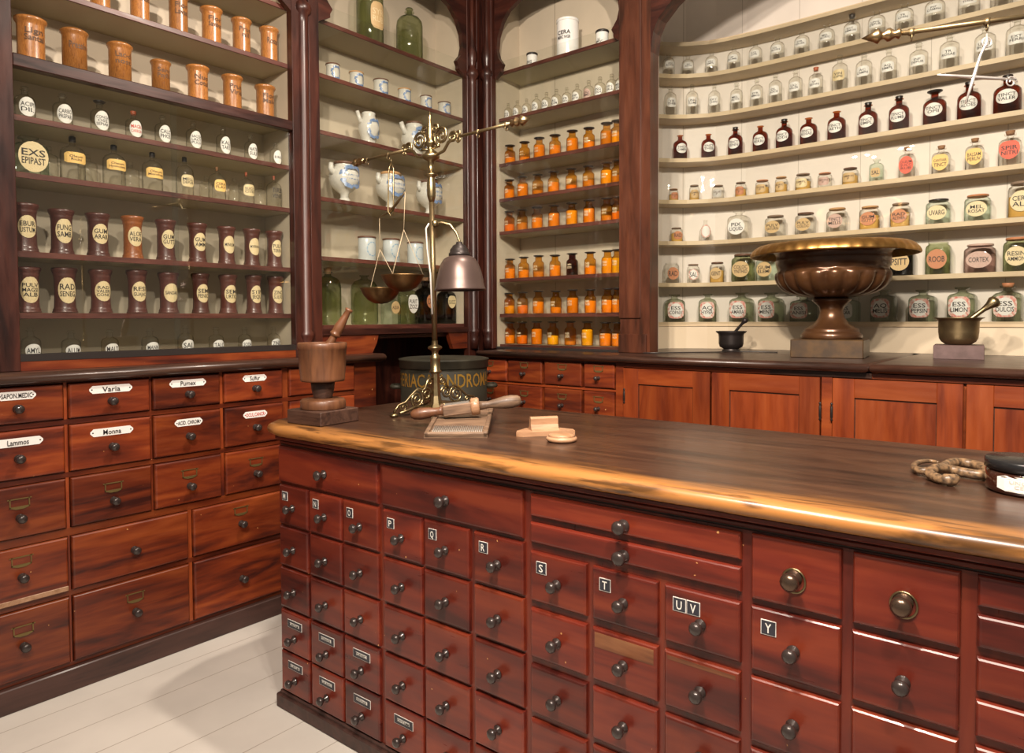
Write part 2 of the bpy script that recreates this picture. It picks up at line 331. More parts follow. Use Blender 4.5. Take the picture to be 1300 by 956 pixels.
# ------------------------------------------------------------------ vessels (profiles: radius, height; both as fractions of half width / height)
PROF = {
 'apoth': [(.0, 0), (.94, 0), (1, .02), (1, .56), (.96, .62), (.80, .68), (.45, .73), (.33, .76), (.31, .88), (.46, .895), (.46, .91)],
 'apoth_tall': [(.0, 0), (.94, 0), (1, .02), (1, .66), (.94, .71), (.70, .76), (.36, .80), (.30, .83), (.30, .92), (.46, .93), (.46, .94)],
 'amberw': [(0, 0), (.95, 0), (1, .02), (1, .60), (.94, .66), (.72, .71), (.60, .74), (.58, .90), (.66, .92)],
 'square': [(0, 0), (.95, 0), (1, .015), (1, .66), (.95, .73), (.78, .79), (.42, .83), (.30, .86), (.30, .93), (.52, .95), (.52, 1)],
 'jar': [(0, 0), (.94, 0), (1, .03), (1, .72), (.94, .79), (.78, .83), (.74, .87), (.80, .89)],
 'slim': [(0, 0), (.95, 0), (1, .02), (1, .70), (.92, .76), (.5, .80), (.30, .83), (.28, .93), (.36, .94)],
 'conic': [(0, 0), (1, 0), (1, .05), (.90, .45), (.45, .70), (.28, .76), (.26, .92), (.40, .93)],
 'flask': [(.0, 0), (.95, 0), (1, .015), (1, .58), (.96, .66), (.80, .73), (.45, .78), (.24, .81), (.21, .84), (.21, .90)],
 'carboy': [(0, 0), (.95, 0), (1, .02), (1, .70), (.95, .79), (.75, .87), (.40, .91), (.26, .93), (.24, .97), (.36, .98), (.36, 1)],
 'woodjar': [(0, 0), (.84, 0), (.86, .02), (.84, .06), (.84, .80), (.86, .86), (.97, .90), (1, .93), (1, .965), (.92, .98), (.6, .995), (0, 1)],
 'domejar': [(0, 0), (.86, 0), (.86, .80), (.92, .86), (1, .89), (1, .92), (.85, .955), (.4, .995), (0, 1)],
 'darkjar': [(0, 0), (.97, 0), (.97, .03), (.90, .05), (.93, .07), (.86, .10), (.83, .14), (.80, .30), (.80, .70), (.83, .80), (.88, .83), (.85, .85), (.92, .89), (1, .94), (1, .985), (.9, 1), (.84, .985), (0, .98)],
 'pot': [(0, 0), (.90, 0), (.94, .04), (.90, .10), (.93, .5), (.90, .82), (.96, .86), (.96, .885)],
 'cylpot': [(0, 0), (.93, 0), (.97, .03), (.97, .80), (.94, .86), (.96, .88)],
 'syrup': [(0, 0), (.62, 0), (.62, .02), (.40, .06), (.26, .14), (.27, .22), (.55, .30), (.88, .42), (1, .58), (.95, .72), (.75, .84), (.62, .88), (.64, .93)],
 'jug': [(0, 0), (.62, 0), (.66, .03), (.62, .10), (.80, .30), (1, .50), (.96, .66), (.70, .82), (.62, .90), (.66, .98), (.60, 1)],
}
_mesh = {}
def shared(key, mk):
    if key not in _mesh: _mesh[key] = mk()
    return _mesh[key]
def put(name, me, root, label=None):
    o = bpy.data.objects.new(name, me); COL.objects.link(o); o.parent = root
    if label: o['label'] = label
    return o
def vessel(spec, P, rot, w, h, label, cat, group):
    """spec: name, prof, mat, sq, label shape/material, text, stopper, contents"""
    txt = spec.get('text') or []
    name = spec['name']; prof = spec['prof']; asp = round(h/w, 1); hh = asp*w
    root = bpy.data.objects.new(name, None); COL.objects.link(root); root.empty_display_size = .02
    root.location = P+Vector((0, 0, .0012)); root.rotation_euler = (0, 0, rot+spec.get('turn', 0)); root.scale = (w, w, h/asp)
    tag(root, label, cat, group)
    sq = spec.get('sq', 0); H = asp; r = .5
    bodyn = {'glass_bottle': 'bottle_body', 'glass_jar': 'jar_body'}.get(name, 'body')
    pp = [(a*r, b*H) for a, b in PROF[prof]]
    def mk():
        mb = MB(); mb.lathe(pp, 24 if not sq else 28, sq=sq, rot=PI/28 if sq else 0, capt=False)
        if prof in ('syrup', 'jug'):
            a, b, c = ((-.25, 0, H*.60), (-.50, 0, H*.72), (-.66, 0, H*.98)) if prof == 'jug' else ((-.38, 0, H*.66), (-.52, 0, H*.80), (-.50, 0, H*.92))
            mb.tube([a, b, c], [.13, .10, .085] if prof == 'jug' else [.12, .09, .075], 10)
        return mb.mesh(bodyn, spec['mat'])
    put(bodyn, shared((prof, asp, sq, spec['mat'].name), mk), root)
    k = spec.get('fill')
    if k:
        lvl, pm = k
        def mkc():
            top = lvl*H; pr = [(a*.93, max(b, .008*H)) for a, b in pp if b < top]
            ra = pr[-1][0]; pr.append((ra, top)); pr.append((ra*.5, top+.02*H)); pr.append((0, top+.025*H))
            return MB().lathe(pr, 20, sq=sq).mesh('contents', pm)
        put('contents', shared((prof, asp, sq, 'fill', round(lvl, 2), pm.name), mkc), root)
    st = spec.get('stop')
    if st:
        kind, sm = st
        top = pp[-1][1]; rn = pp[-1][0]
        def mks():
            mb = MB()
            if kind == 'ball': mb.lathe([(rn*.6, top-.03*H), (rn*.6, top), (rn*.45, top+.02*H), (rn*.85, top+.05*H), (rn*.7, top+.075*H), (0, top+.085*H)], 12)
            elif kind == 'disc': mb.lathe([(rn*.8, top-.02*H), (rn*1.05, top), (rn*1.45, top+.03*H), (rn*1.45, top+.05*H), (rn*1.1, top+.065*H), (0, top+.07*H)], 18)
            elif kind == 'cork': mb.lathe([(rn*.7, top-.04*H), (rn*.72, top+.002*H), (rn*.85, top+.07*H), (rn*.8, top+.08*H), (0, top+.08*H)], 12)
            elif kind == 'screw': mb.lathe([(rn*1.2, top-.02*H), (rn*1.35, top-.015*H), (rn*1.35, top+.085*H), (rn*1.1, top+.10*H), (0, top+.10*H)], 14)
            elif kind == 'lid': mb.lathe([(rn*1.04, top-.05*H), (rn*1.08, top), (rn*1.10, top+.07*H), (rn*1.0, top+.10*H), (0, top+.105*H)], 20, sq=0)
            elif kind == 'cap': mb.lathe([(rn*1.0, top-.01*H), (rn*1.05, top), (rn*1.05, top+.055*H), (rn*.95, top+.065*H), (0, top+.07*H)], 20, sq=0)
            return mb.mesh('stopper', sm)
        put('lid' if kind in ('lid', 'cap') else 'stopper', shared((prof, asp, kind, sm.name), mks), root)
    lb = spec.get('label')
    if lb:
        shape, lw, lh, zc, lm, im = lb
        def mkl():
            rr = .5*spec.get('lr', 1.); f = flat(.5*spec.get('lr', 1.)+.004) if sq else cyl(rr, .012); f2 = flat(.5*spec.get('lr', 1.)+.009) if sq else cyl(rr, .018)
            mb = MB()
            if shape != 'none': patch(mb, shape, lw, lh*H, f, 0, zc*H)
            if lm is K['orn']:
                f3 = flat(.5*spec.get('lr', 1.)+.0065) if sq else cyl(rr, .015)
                patch(mb, 'oval', lw*.80, lh*H*.84, f3, 2, zc*H)
            if txt: letters(mb, txt, lw*.78, lh*H*(.54 if shape != 'none' else 1), f2, 1, zc*H)
            return mb.mesh('label', [lm, im, K['white']], recalc=False)
        put('lettering' if shape == 'none' else 'paper_label', mkl(), root)
    orn = spec.get('orn')
    if orn:
        def mko():
            rr = .5*spec.get('lr', .95); f = cyl(rr, .012); mb = MB()
            zc, ow, oh = orn[0]*H, orn[1], orn[2]*H
            nd = 64 if orn[3] else 30
            for i in range(nd):       # wreath of brush dabs round a blank cartouche
                a = 2*PI*i/nd*(3 if orn[3] else 1); q = (.86+.30*((i*7) % 11)/10) if orn[3] else 1; x = math.cos(a)*ow*q; z = zc+math.sin(a)*oh*q
                s_ = (.042 if orn[3] else .030)*(1+.4*math.sin(i*2.3))
                patch(mb, 'oval', s_*2.2, s_*1.9, lambda u, v, x=x, z=z: f(x+u, z+v), 0, 0, 7)
            if txt and not lb: letters(mb, txt, ow*1.3, oh*.9, cyl(rr, .016), 0, zc)
            return mb.mesh('painted_wreath', K['blue'] if orn[3] else K['blueg'], recalc=False)
        put('painted_wreath', mko(), root)
    return root
# ------------------------------------------------------------------ setting
def struct(name, mb, m): o = build(name, mb, m, None); o['kind'] = 'structure'; return o
struct('floor', MB().box((-3.5, -2.6, -.06), (3.2, 4.6, 0)), FL)
struct('wall_left', MB().box((-3.55, -2.6, 0), (-3.42, 4.6, 3.8)), K['wallp'])
struct('wall_back', MB().box((-3.42, 4.45, 0), (3.2, 4.6, 3.8)), K['wallp'])
struct('ceiling', MB().box((-3.55, -2.6, 3.8), (3.2, 4.6, 3.9)), K['ceilp'])
# ------------------------------------------------------------------ drawers
def facemap(kind, plane):
    if kind == 'left': return lambda s, o, z: (plane+o, s, z)
    return lambda s, o, z: (s, plane-o, z)
def knob(T, s, z, o, parent, r=.0165, mt=None):
    pr = [(r*.85, 0), (r*.9, .004), (r*.5, .008), (r*.42, .016), (r*.75, .021), (r, .027), (r*.95, .033), (r*.6, .038), (0, .040)]
    k = 1.15 if r > .017 else 1
    mb = MB().lathe([(a, b*k) for a, b in pr], 14, T=lambda x, y, q: T(s+x, o+q, z+y))
    return build('knob', mb, mt or K['knob'], parent)
def drawer(T, s0, s1, z0, z1, parent, wm, t=.014, name='drawer'):
    mb = MB(); b = .0085; x = []
    for o, i in ((-.02, 0), (t-b, 0), (t-b*.42, b*.2), (t-b*.10, b*.52), (t, b*1.0)): x.append([T(s0+i, o, z0+i), T(s1-i, o, z0+i), T(s1-i, o, z1-i), T(s0+i, o, z1-i)])
    vs = sum(x, []); fs = [(0, 1, 2, 3), (16, 17, 18, 19)]
    for j in range(4):
        for i in range(4): fs.append((j*4+i, j*4+(i+1) % 4, j*4+4+(i+1) % 4, j*4+4+i))
    mb.add(vs, fs); return build(name, mb, wm, parent)
def plate(T, s, z, o, w, h, parent, txt=None, shape='clip', mats=None, name='label_plate', asp=.62):
    mb = MB(); c = h*.38; x0, x1, y0, y1 = s-w/2, s+w/2, z-h/2, z+h/2
    if shape == 'clip': poly = [(x0+c, y0), (x1-c, y0), (x1, y0+c), (x1, y1-c), (x1-c, y1), (x0+c, y1), (x0, y1-c), (x0, y0+c)]
    else: poly = [(x0, y0), (x1, y0), (x1, y1), (x0, y1)]
    mb.prism(poly, o, o+.0015, 0, T=lambda a, b_, q: T(a, q, b_))
    if shape == 'clip':
        for e in (x0+h*.3, x1-h*.3): mb.lathe([(h*.10, 0), (0, .0012)], 8, 1, T=lambda x, y, q, e=e: T(e+x, o+.0015+q, z+y))
    if shape == 'badge':
        i = .0014; mb.prism([(x0+i, y0+i), (x1-i, y0+i), (x1-i, y1-i), (x0+i, y1-i)], o+.0016, o+.002, 2, T=lambda a, b_, q: T(a, q, b_))
    if shape == 'strip':
        i = .0013; mb.prism([(x0+i, y0+i), (x1-i, y0+i), (x1-i, y1-i), (x0+i, y1-i)], o+.0016, o+.002, 2, T=lambda a, b_, q: T(a, q, b_))
        mb.prism([(s-w*.32, z-h*.17), (s+w*.32, z-h*.17), (s+w*.32, z+h*.2), (s-w*.32, z+h*.2)], o+.0021, o+.0025, 0, T=lambda a, b_, q: T(a, q, b_))
    if txt: letters(mb, [txt], w*asp, h*(.42 if shape == 'strip' else .78), lambda x, q: T(s+x, o+.0034, z+q), 1)
    return build(name, mb, mats or [K['platew'], K['ink'], K['ink']], parent, recalc=shape != 'x')
def holder(T, s, z, o, parent, w=.062, h=.032):
    mb = MB(); t = .0035
    mb.box((s-w/2, o, z-h/2), (s-w/2+t, o+.003, z+h/2), T=T); mb.box((s+w/2-t, o, z-h/2), (s+w/2, o+.003, z+h/2), T=T)
    mb.box((s-w/2-.006, o, z+h/2-t), (s+w/2+.006, o+.003, z+h/2), T=T); mb.box((s-w/2, o, z-h/2), (s+w/2, o+.003, z-h/2+t), T=T)
    mb.prism([(s-w/2, z-h/2), (s+w/2, z-h/2), (s+w*.2, z-h*.72), (s-w*.2, z-h*.72)], o, o+.003, T=lambda a, b_, q: T(a, q, b_))
    return build('card_holder', mb, K['holder'], parent)
# --- left cabinet -------------------------------------------------------------
TL = facemap('left', -2.945)
cab = thing('drawer_cabinet', (-3.18, 1.3, 0), 'long mahogany drawer cabinet with white enamel name plates along the left wall', 'cabinet')
mb = MB().box((-3.41, .30, .09), (-2.965, 2.405, 1.165))
mb.box((-2.965, .30, .09), (-2.945, .335, 1.17)); mb.box((-2.965, 2.262, .09), (-2.945, 2.405, 1.172))
for z0, z1 in ((1.168, 1.172), (1.010, 1.030), (.810, .830), (.588, .618), (.360, .380), (.09, .105)):
    mb.box((-2.965, .335, z0), (-2.945, 2.262, z1))
build('carcass', mb, W['lefty'], cab)
build('plinth', MB().box((-3.0, .29, 0), (-2.922, 2.41, .088), bv=.004), W['plinth'], cab)
cols = [(.335, .61), (.62, .920), (.933, 1.229), (1.238, 1.527), (1.543, 1.836), (1.869, 2.257)]
mb = MB()
for a, b in zip(cols[:-1], cols[1:]): build('stile', MB().box((-2.965, a[1]+.001, .618), (-2.9455, b[0]-.001, 1.168)), W['leftz'], cab)
lows = [(.335, .610), (.62, .922), (.931, 1.375), (1.393, 1.83), (1.845, 2.257)]
for a, b in zip(lows[:-1], lows[1:]): build('stile', MB().box((-2.965, a[1]+.001, .105), (-2.9455, b[0]-.001, .588)), W['leftz'], cab)
PL = {(1, 0): 'SAPON.MEDIC', (2, 0): 'Varia', (3, 0): 'Pumex', (4, 0): 'Sulfur', (1, 1): 'Lammos', (2, 1): 'Monna', (3, 1): 'ACID. CHROM.', (4, 1): 'OCUL.CANCR.'}
for j, (z0, z1) in enumerate([(1.031, 1.167), (.831, 1.009), (.619, .809)]):
    for i, (a, b) in enumerate(cols):
        d = drawer(TL, a+.002, b-.002, z0+.002, z1-.002, cab, W['lefty'])
        zc = (z0+z1)/2; s = (a+b)/2
        if (i, j) in PL:
            knob(TL, s, zc-.012, .014, d)
            small = len(PL[i, j]) > 8
            pl = plate(TL, s, z1-.033 if j == 0 else z1-.042, .014, .118 if small or i == 4 else .155, .030, d, PL[i, j], mats=[K['platew'], K['redink'] if (i, j) == (4, 1) else K['ink'], K['ink']], asp=.8 if small else .42)
            if (i, j) == (4, 1): pl['label'] = 'white plate with red lettering'
        else:
            knob(TL, s, zc-.02, .014, d)
            if j == 2: holder(TL, s, zc+.035, .014, d)
for j, (z0, z1) in enumerate([(.381, .587), (.106, .359)]):
    for i, (a, b) in enumerate(lows):
        d = drawer(TL, a+.002, b-.002, z0+.002, z1-.002, cab, W['lefty'])
        zc = (z0+z1)/2; s = (a+b)/2
        knob(TL, s, zc-.005, .014, d)
        if (i, j) in ((1, 0), (1, 1), (2, 1), (3, 0)): holder(TL, s, zc+.055, .014, d)
        if (i, j) == (1, 0):
            o = build('worn_edge', MB().box((-2.9325, a+.006, z0+.003), (-2.929, b-.004, z0+.022), bv=.002), W['pale'], d); o['label'] = 'bare pale wood along the lower edge'
# nosed worktops
def nosed(poly_pts, z0, z1, r, name, m, label, cat, frame=None, wcat=None, nose=None):
    """slab whose outline is given; its rim is rounded over"""
    mb = MB(); n = len(poly_pts); rings = []
    cx = sum(p[0] for p in poly_pts)/n; cy = sum(p[1] for p in poly_pts)/n
    area = sum(poly_pts[i][0]*poly_pts[(i+1) % n][1]-poly_pts[(i+1) % n][0]*poly_pts[i][1] for i in range(n))
    sg = 1 if area > 0 else -1
    def inset(d):
        o = []
        for i in range(n):
            a, b, c = Vector(poly_pts[i-1]), Vector(poly_pts[i]), Vector(poly_pts[(i+1) % n])
            e1 = (b-a).normalized(); e2 = (c-b).normalized(); n1 = Vector((-e1.y, e1.x))*sg; n2 = Vector((-e2.y, e2.x))*sg
            q = (n1+n2); q = q/max(q.dot(n1), .2) if q.length > 1e-6 else n1
            o.append((b.x+q.x*d, b.y+q.y*d))
        return o
    K_ = 7; vs = []; h = (z1-z0)
    prof = [(r*(1-math.cos(0)), 0)]
    prof = [(r*.7, z0)]
    for k in range(K_+1):
        a = -PI/2+PI*k/K_; prof.append((r*(1-math.cos(a)), z0+h/2+h/2*math.sin(a)))
    prof.append((r*1.6, z1+.0003))
    for d, z in prof: vs += [(x, y, z) for x, y in inset(d)]
    m_ = len(prof)
    mb.add(vs, [(j*n+i, j*n+(i+1) % n, (j+1)*n+(i+1) % n, (j+1)*n+i) for j in range(m_-1) for i in range(n)], 0, True)
    mb.add(vs[:n], [list(range(n))]); mb.add(vs[-n:], [list(range(n))])
    base = (cx, cy, z0)
    if frame is None: o = build(name, mb, m, None, origin=base); 
    else:
        o = build(name, mb, m, None, origin=base); o.location = Matrix.Rotation(frame, 3, 'Z') @ Vector(base); o.rotation_euler = (0, 0, frame)
    return tag(o, label, cat)
nosed([(-3.40, .28), (-2.895, .28), (-2.895, 2.44), (-2.93, 2.465), (-3.40, 2.465)], 1.176, 1.216, .018, 'worktop', W['darky'], 'dark wooden worktop running over the long left drawer cabinet', 'worktop')
# --- back cabinet ---------------------------------------------------------------
TB = facemap('back', 3.095)
cb = thing('base_cabinet', (-.9, 3.6, 0), 'long orange-red mahogany cabinet of panelled doors and small drawers below the amber bottles', 'cabinet')
mb = MB().box((-2.86, 3.115, .08), (1.1, 4.35, 1.165))
mb.box((-1.862, 3.095, .08), (-1.815, 3.115, 1.17)); mb.box((-1.815, 3.095, 1.15), (1.1, 3.115, 1.17)); mb.box((-.854, 3.095, .08), (-.812, 3.115, 1.15))
mb.box((-1.815, 3.095, .08), (1.1, 3.115, .11))
build('carcass', mb, W['doorx'], cb)
build('plinth', MB().box((-2.85, 3.12, 0), (1.09, 3.2, .08)), W['dark'], cb)
for z in (1.175, 1.03, .855, .675): build('drawer_rail', MB().box((-2.86, 3.099, z-.012), (-1.862, 3.115, z)), W['leftx'], cb)
for z0, z1 in ((1.035, 1.163), (.860, 1.015), (.68, .84), (.50, .66), (.32, .48)):
    for a, b in ((-2.85, -2.596), (-2.585, -2.338), (-2.320, -2.072), (-2.056, -1.868)):
        d = drawer(TB, a, b, z0, z1, cb, W['leftx'], t=.010)
        knob(TB, (a+b)/2, (z0+z1)/2-.012, .010, d, r=.012)
        holder(TB, (a+b)/2, (z0+z1)/2+.038, .010, d, w=.055, h=.028)
build('dark_strip', MB().box((-1.07, 3.088, 1.152), (-.66, 3.096, 1.172)), W['dark'], cb)['label'] = 'dark strip under the worktop'  # short thin dark strip across the cabinet front, just below the worktop
for a, b in ((-1.812, -1.348), (-1.338, -.858), (-.808, -.346), (-.336, .13), (.14, .61), (.62, 1.09)):
    dr = MB(); st = .085; f = -.0; z0, z1 = .115, 1.146
    dr.box((a+.01, 3.0945, z0+.01), (b-.01, 3.098, z1-.01)); d = build('door', dr, W['doorz'], cb)
    for s0, s1 in ((a, a+st), (b-st, b)): build('door_stile', MB().box((s0, 3.082, z0), (s1, 3.098, z1), bv=.002), W['doorz'], d)
    for q0, q1 in ((z1-.078, z1), (z0, z0+.09)): build('door_rail', MB().box((a+st, 3.0825, q0), (b-st, 3.098, q1), bv=.0015), W['doorx'], d)
    pn = MB().box((a+st-.002, 3.091, z0+.085), (b-st+.002, 3.0942, z1-.077))
    pn.box((a+st-.002, 3.0895, z0+.0865), (a+st+.003, 3.094, z1-.077), 1).box((b-st-.003, 3.0895, z0+.0865), (b-st+.002, 3.094, z1-.077), 1).box((a+st, 3.0895, z1-.083), (b-st, 3.094, z1-.077), 1)
    build('door_panel', pn, [W['doorz'], W['dark']], d)
for s in (-1.806, -.856, -.810):
    for zz in (.82, .965, .42): build('hinge', MB().lathe([(.003, 0), (.006, .004), (.003, .01), (.0055, .016), (.0055, .06), (.003, .066), (.006, .072), (.003, .078)], 8, c=(s, 3.082, zz)), K['iron'], cb)
nosed([(-2.80, 3.32), (-2.80, 3.045), (-.668, 3.045), (-.668, 4.35), (-1.9, 4.35), (-2.3, 3.6), (-2.80, 3.6)], 1.176, 1.212, .016, 'worktop', W['dark'], 'dark worktop section under the amber bottle cabinet, ending at a joint below the urn', 'worktop')
nosed([(-.662, 3.05), (1.12, 3.05), (1.12, 4.35), (-.662, 4.35)], 1.176, 1.212, .016, 'worktop', W['dark'], 'dark worktop section under the brass mortar, right of the joint', 'worktop')
# ------------------------------------------------------------------ display cabinets
def arch_panel(T, s0, s1, cz, pts, ztop, t0, t1):
    """spandrel: pts are offsets (ds, z) from the centre, for the left side from springing up"""
    c = (s0+s1)/2; L_ = [(c-d, z) for d, z in pts]; R_ = [(c+d, z) for d, z in reversed(pts)]
    poly = [(s0, ztop), (s0, cz)] + L_ + [q for q in R_ if q[0] > c+1e-6] + [(s1, cz), (s1, ztop)]
    return MB().prism(poly, t0, t1, T=lambda a, b_, q: T(a, q, b_))
def column(T, s, o, z0, z1, r):
    pr = [(r*1.0, z0), (r*1.15, z0+.05), (r*1.15, z0+.06), (r, z0+.075), (r*1.35, z0+.10), (r*1.35, z0+.115), (r, z0+.13), (r*.95, 2.86), (r*1.0, 2.90), (r*1.45, 2.915), (r*1.55, 2.93), (r*1.4, 2.95), (r*.8, 2.97), (r*.8, 2.985), (r*1.15, 3.02), (r*1.2, 3.05), (r*.95, 3.09), (r*.6, 3.13), (r*.5, 3.2), (r*.5, z1)]
    return MB().lathe(pr, 18, T=lambda x, y, z: T(s+x, o+y, z))
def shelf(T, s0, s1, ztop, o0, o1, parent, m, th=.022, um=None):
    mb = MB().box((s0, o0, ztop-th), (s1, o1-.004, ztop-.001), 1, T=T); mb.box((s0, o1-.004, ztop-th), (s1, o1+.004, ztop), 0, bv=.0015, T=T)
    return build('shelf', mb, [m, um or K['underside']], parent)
TA = lambda s, o, z: (-3.0+o, s, z)           # front glass plane at x=-3.0
TC = lambda s, o, z: (s, 3.32-o, z)
lft = thing('display_cabinet', (-3.14, 1.37, 1.217), 'tall glazed left wall cabinet of wooden jars and clear bottles', 'cabinet')
build('back_panel', MB().box((-3.30, .75, 1.22), (-3.27, 1.96, 3.6)), K['cream'], lft)
build('side_panel', MB().box((-3.27, 1.955, 1.22), (-3.03, 1.975, 3.6)), K['cream'], lft)
build('side_panel', MB().box((-3.27, .75, 1.22), (-3.03, .77, 3.6)), K['cream'], lft)
for a, b in (((-3.03, .735, 1.217), (-2.985, .80, 3.6)), ((-3.03, 1.945, 1.217), (-2.985, 1.985, 3.6)), ((-3.03, 2.04, 1.217), (-2.985, 2.10, 3.6)), ((-3.035, 1.985, 1.217), (-3.0, 2.04, 3.6))): build('stile', MB().box(a, b, bv=.002), W['casez'], lft)
build('transom', MB().box((-3.03, .80, 2.322), (-2.985, 1.945, 2.368), bv=.003), W['casey'], lft)
build('bottom_rail', MB().box((-3.03, .80, 1.217), (-2.99, 1.945, 1.252)), W['lefty'], lft)
build('sliding_rail', MB().box((-3.03, .80, 1.252), (-2.988, 1.945, 1.278)), K['rail'], lft)
build('column', column(TA, 2.012, .002, 1.217, 3.6, .030), W['casez'], lft)
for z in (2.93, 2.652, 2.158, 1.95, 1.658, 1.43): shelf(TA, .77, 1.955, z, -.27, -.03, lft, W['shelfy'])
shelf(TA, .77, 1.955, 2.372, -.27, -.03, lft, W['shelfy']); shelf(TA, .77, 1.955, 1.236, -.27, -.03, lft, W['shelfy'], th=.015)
APTS = [(.47, 2.94), (.47, 2.96), (.455, 2.985), (.495, 3.03), (.51, 3.08), (.50, 3.16), (.46, 3.24), (.40, 3.30), (.30, 3.34), (.15, 3.365), (0, 3.375)]
build('arched_header', arch_panel(TA, .80, 1.945, 2.90, [(d*1.07, z+.01) for d, z in APTS], 3.6, -.02, .01), W['casey'], lft)
for a, b, o in ((.80, 1.39, -.010), (1.37, 1.945, -.018)): build('glass_pane', MB().box((-3.0+o, a, 1.278), (-2.996+o, b, 2.322)), G['pane'], lft)
mid = thing('display_cabinet', (-3.14, 2.65, 1.3), 'glazed middle wall cabinet of blue and white pharmacy pots', 'cabinet')
build('back_panel', MB().box((-3.30, 2.102, 1.36), (-3.27, 3.20, 3.6)), K['cream'], mid)
build('side_panel', MB().box((-3.27, 2.102, 1.36), (-3.031, 2.112, 3.6)), K['cream'], mid)
build('side_panel', MB().box((-3.27, 3.19, 1.36), (-3.03, 3.21, 3.6)), K['cream'], mid)
for a, b in (((-3.03, 3.185, .80), (-2.985, 3.245, 3.6)), ((-3.03, 3.246, .80), (-2.96, 3.30, 3.6)), ((-2.98, 3.301, 1.213), (-2.926, 3.33, 3.6)), ((-2.925, 3.285, 1.213), (-2.875, 3.33, 3.6))): build('stile', MB().box(a, b, bv=.002), W['casez'], mid)
build('column', column(TA, 3.225, .020, 1.213, 3.6, .028), W['casez'], mid)
build('column', column(TA, 3.29, .085, 1.213, 3.6, .028), W['casez'], mid)
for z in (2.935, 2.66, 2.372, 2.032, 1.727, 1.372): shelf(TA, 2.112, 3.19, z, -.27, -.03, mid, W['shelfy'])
build('arched_header', arch_panel(TA, 2.102, 3.185, 2.90, APTS, 3.6, -.02, .01), W['casey'], mid)
build('glass_pane', MB().box((-3.006, 2.102, 1.37), (-3.002, 3.185, 3.0)), G['pane'], mid)
build('bottom_rail', MB().box((-3.03, 2.102, 1.318), (-2.99, 3.185, 1.352), bv=.002), W['casey'], mid)
mb = MB()
mb.prism([(2.105, 1.217), (2.105, 1.318), (2.475, 1.318), (2.46, 1.27), (2.43, 1.217)], -.03, 0, T=lambda a, b_, q: TA(a, q, b_))
build('bracket_panel', mb, W['lefty'], mid); mb = MB()
mb.prism([(3.185, 1.217), (3.185, 1.318), (3.02, 1.318), (3.035, 1.27), (3.06, 1.217)], -.03, 0, T=lambda a, b_, q: TA(a, q, b_))
build('bracket_panel', mb, W['lefty'], mid)
rc = mid
build('back_board', MB().box((-3.41, 2.48, 0), (-3.38, 3.55, 1.31)), W['casez'], rc)
build('side_board', MB().box((-3.37, 3.38, 0), (-2.87, 3.40, 1.21)), W['casez'], rc)
build('top_board', MB().box((-3.37, 2.48, 1.295), (-3.03, 3.38, 1.315)), W['casey'], rc)
crn = thing('display_cabinet', (-2.4, 3.45, 1.213), 'glazed corner wall cabinet filled with amber powder bottles', 'cabinet')
build('back_panel', MB().box((-2.90, 3.59, 1.22), (-1.93, 3.615, 3.6)), K['creamx'], crn)
build('side_panel', MB().box((-2.90, 3.345, 1.22), (-2.894, 3.59, 3.6)), K['cream'], crn)
build('side_panel', MB().box((-1.937, 3.40, 1.22), (-1.929, 3.59, 3.6)), K['cream'], crn)
mb = MB().box((-1.958, 3.30, 1.213), (-1.778, 3.39, 3.6)).box((-1.962, 3.285, 1.213), (-1.795, 3.31, 1.315), bv=.003).box((-1.962, 3.29, 1.40), (-1.83, 3.30, 3.6), bv=.003)
build('pilaster', mb, W['pil'], crn)
build('bottom_rail', MB().box((-2.868, 3.312, 1.213), (-1.958, 3.34, 1.226)), K['rail'], crn)
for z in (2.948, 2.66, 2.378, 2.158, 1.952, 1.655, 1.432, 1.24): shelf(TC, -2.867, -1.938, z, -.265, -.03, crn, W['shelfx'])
build('arched_header', arch_panel(TC, -2.868, -1.958, 2.90, [(d*.86, z-.005) for d, z in APTS], 3.6, -.02, .01), W['casex'], crn)
build('glass_pane', MB().box((-2.868, 3.324, 1.226), (-1.958, 3.328, 3.0)), G['pane'], crn)
# --- niche ------------------------------------------------------------------
FRONT = [(-2.03, 3.84), (-1.97, 3.91), (-1.89, 3.975), (-1.78, 4.035), (-1.66, 4.06), (-1.50, 4.073), (-1.3, 4.08), (1.1, 4.08)]
BACK = [(1.1, 4.235), (-1.45, 4.235), (-1.62, 4.225), (-1.80, 4.19), (-1.97, 4.12), (-2.08, 4.02), (-2.15, 3.88)]
nch = thing('display_niche', (-.4, 4.1, 1.213), 'arched curved niche with cream shelves of clear and brown bottles', 'niche')
bk = [(-1.80, 3.395), (-1.90, 3.63), (-2.10, 3.66), (-2.17, 3.75)] + BACK[::-1]
mb = MB().prism(bk + [(1.1, 4.27), (-1.5, 4.27), (-1.75, 4.25), (-2.0, 4.18), (-2.16, 4.03), (-2.22, 3.85), (-2.20, 3.70), (-1.93, 3.66), (-1.85, 3.40)], 1.22, 3.7)
build('back_boarding', mb, K['niche'], nch, origin=(0.165, 0, 1.22))
def tri(poly_f, poly_b, z0, z1):
    poly = poly_f + poly_b; n = len(poly_f); m2 = len(poly_b)
    mb = MB(); vs = [(x, y, z0) for x, y in poly]+[(x, y, z1) for x, y in poly]; N_ = len(poly)
    mb.add(vs, [list(range(N_)), list(range(N_, 2*N_))], 1)
    mb.add(vs, [(i, (i+1) % N_, N_+(i+1) % N_, N_+i) for i in range(N_)], 0)
    return mb
SD = [3.08, 2.888, 2.643, 2.378, 2.125, 1.873, 1.617]
for z in SD:
    build('shelf', tri(FRONT, BACK, z-.024, z), [K['edge'], K['edge']], nch)
build('ledge', MB().prism([(-2.06, 3.80)] + FRONT[1:] + BACK, 1.213, 1.373), K['ledge'], nch)
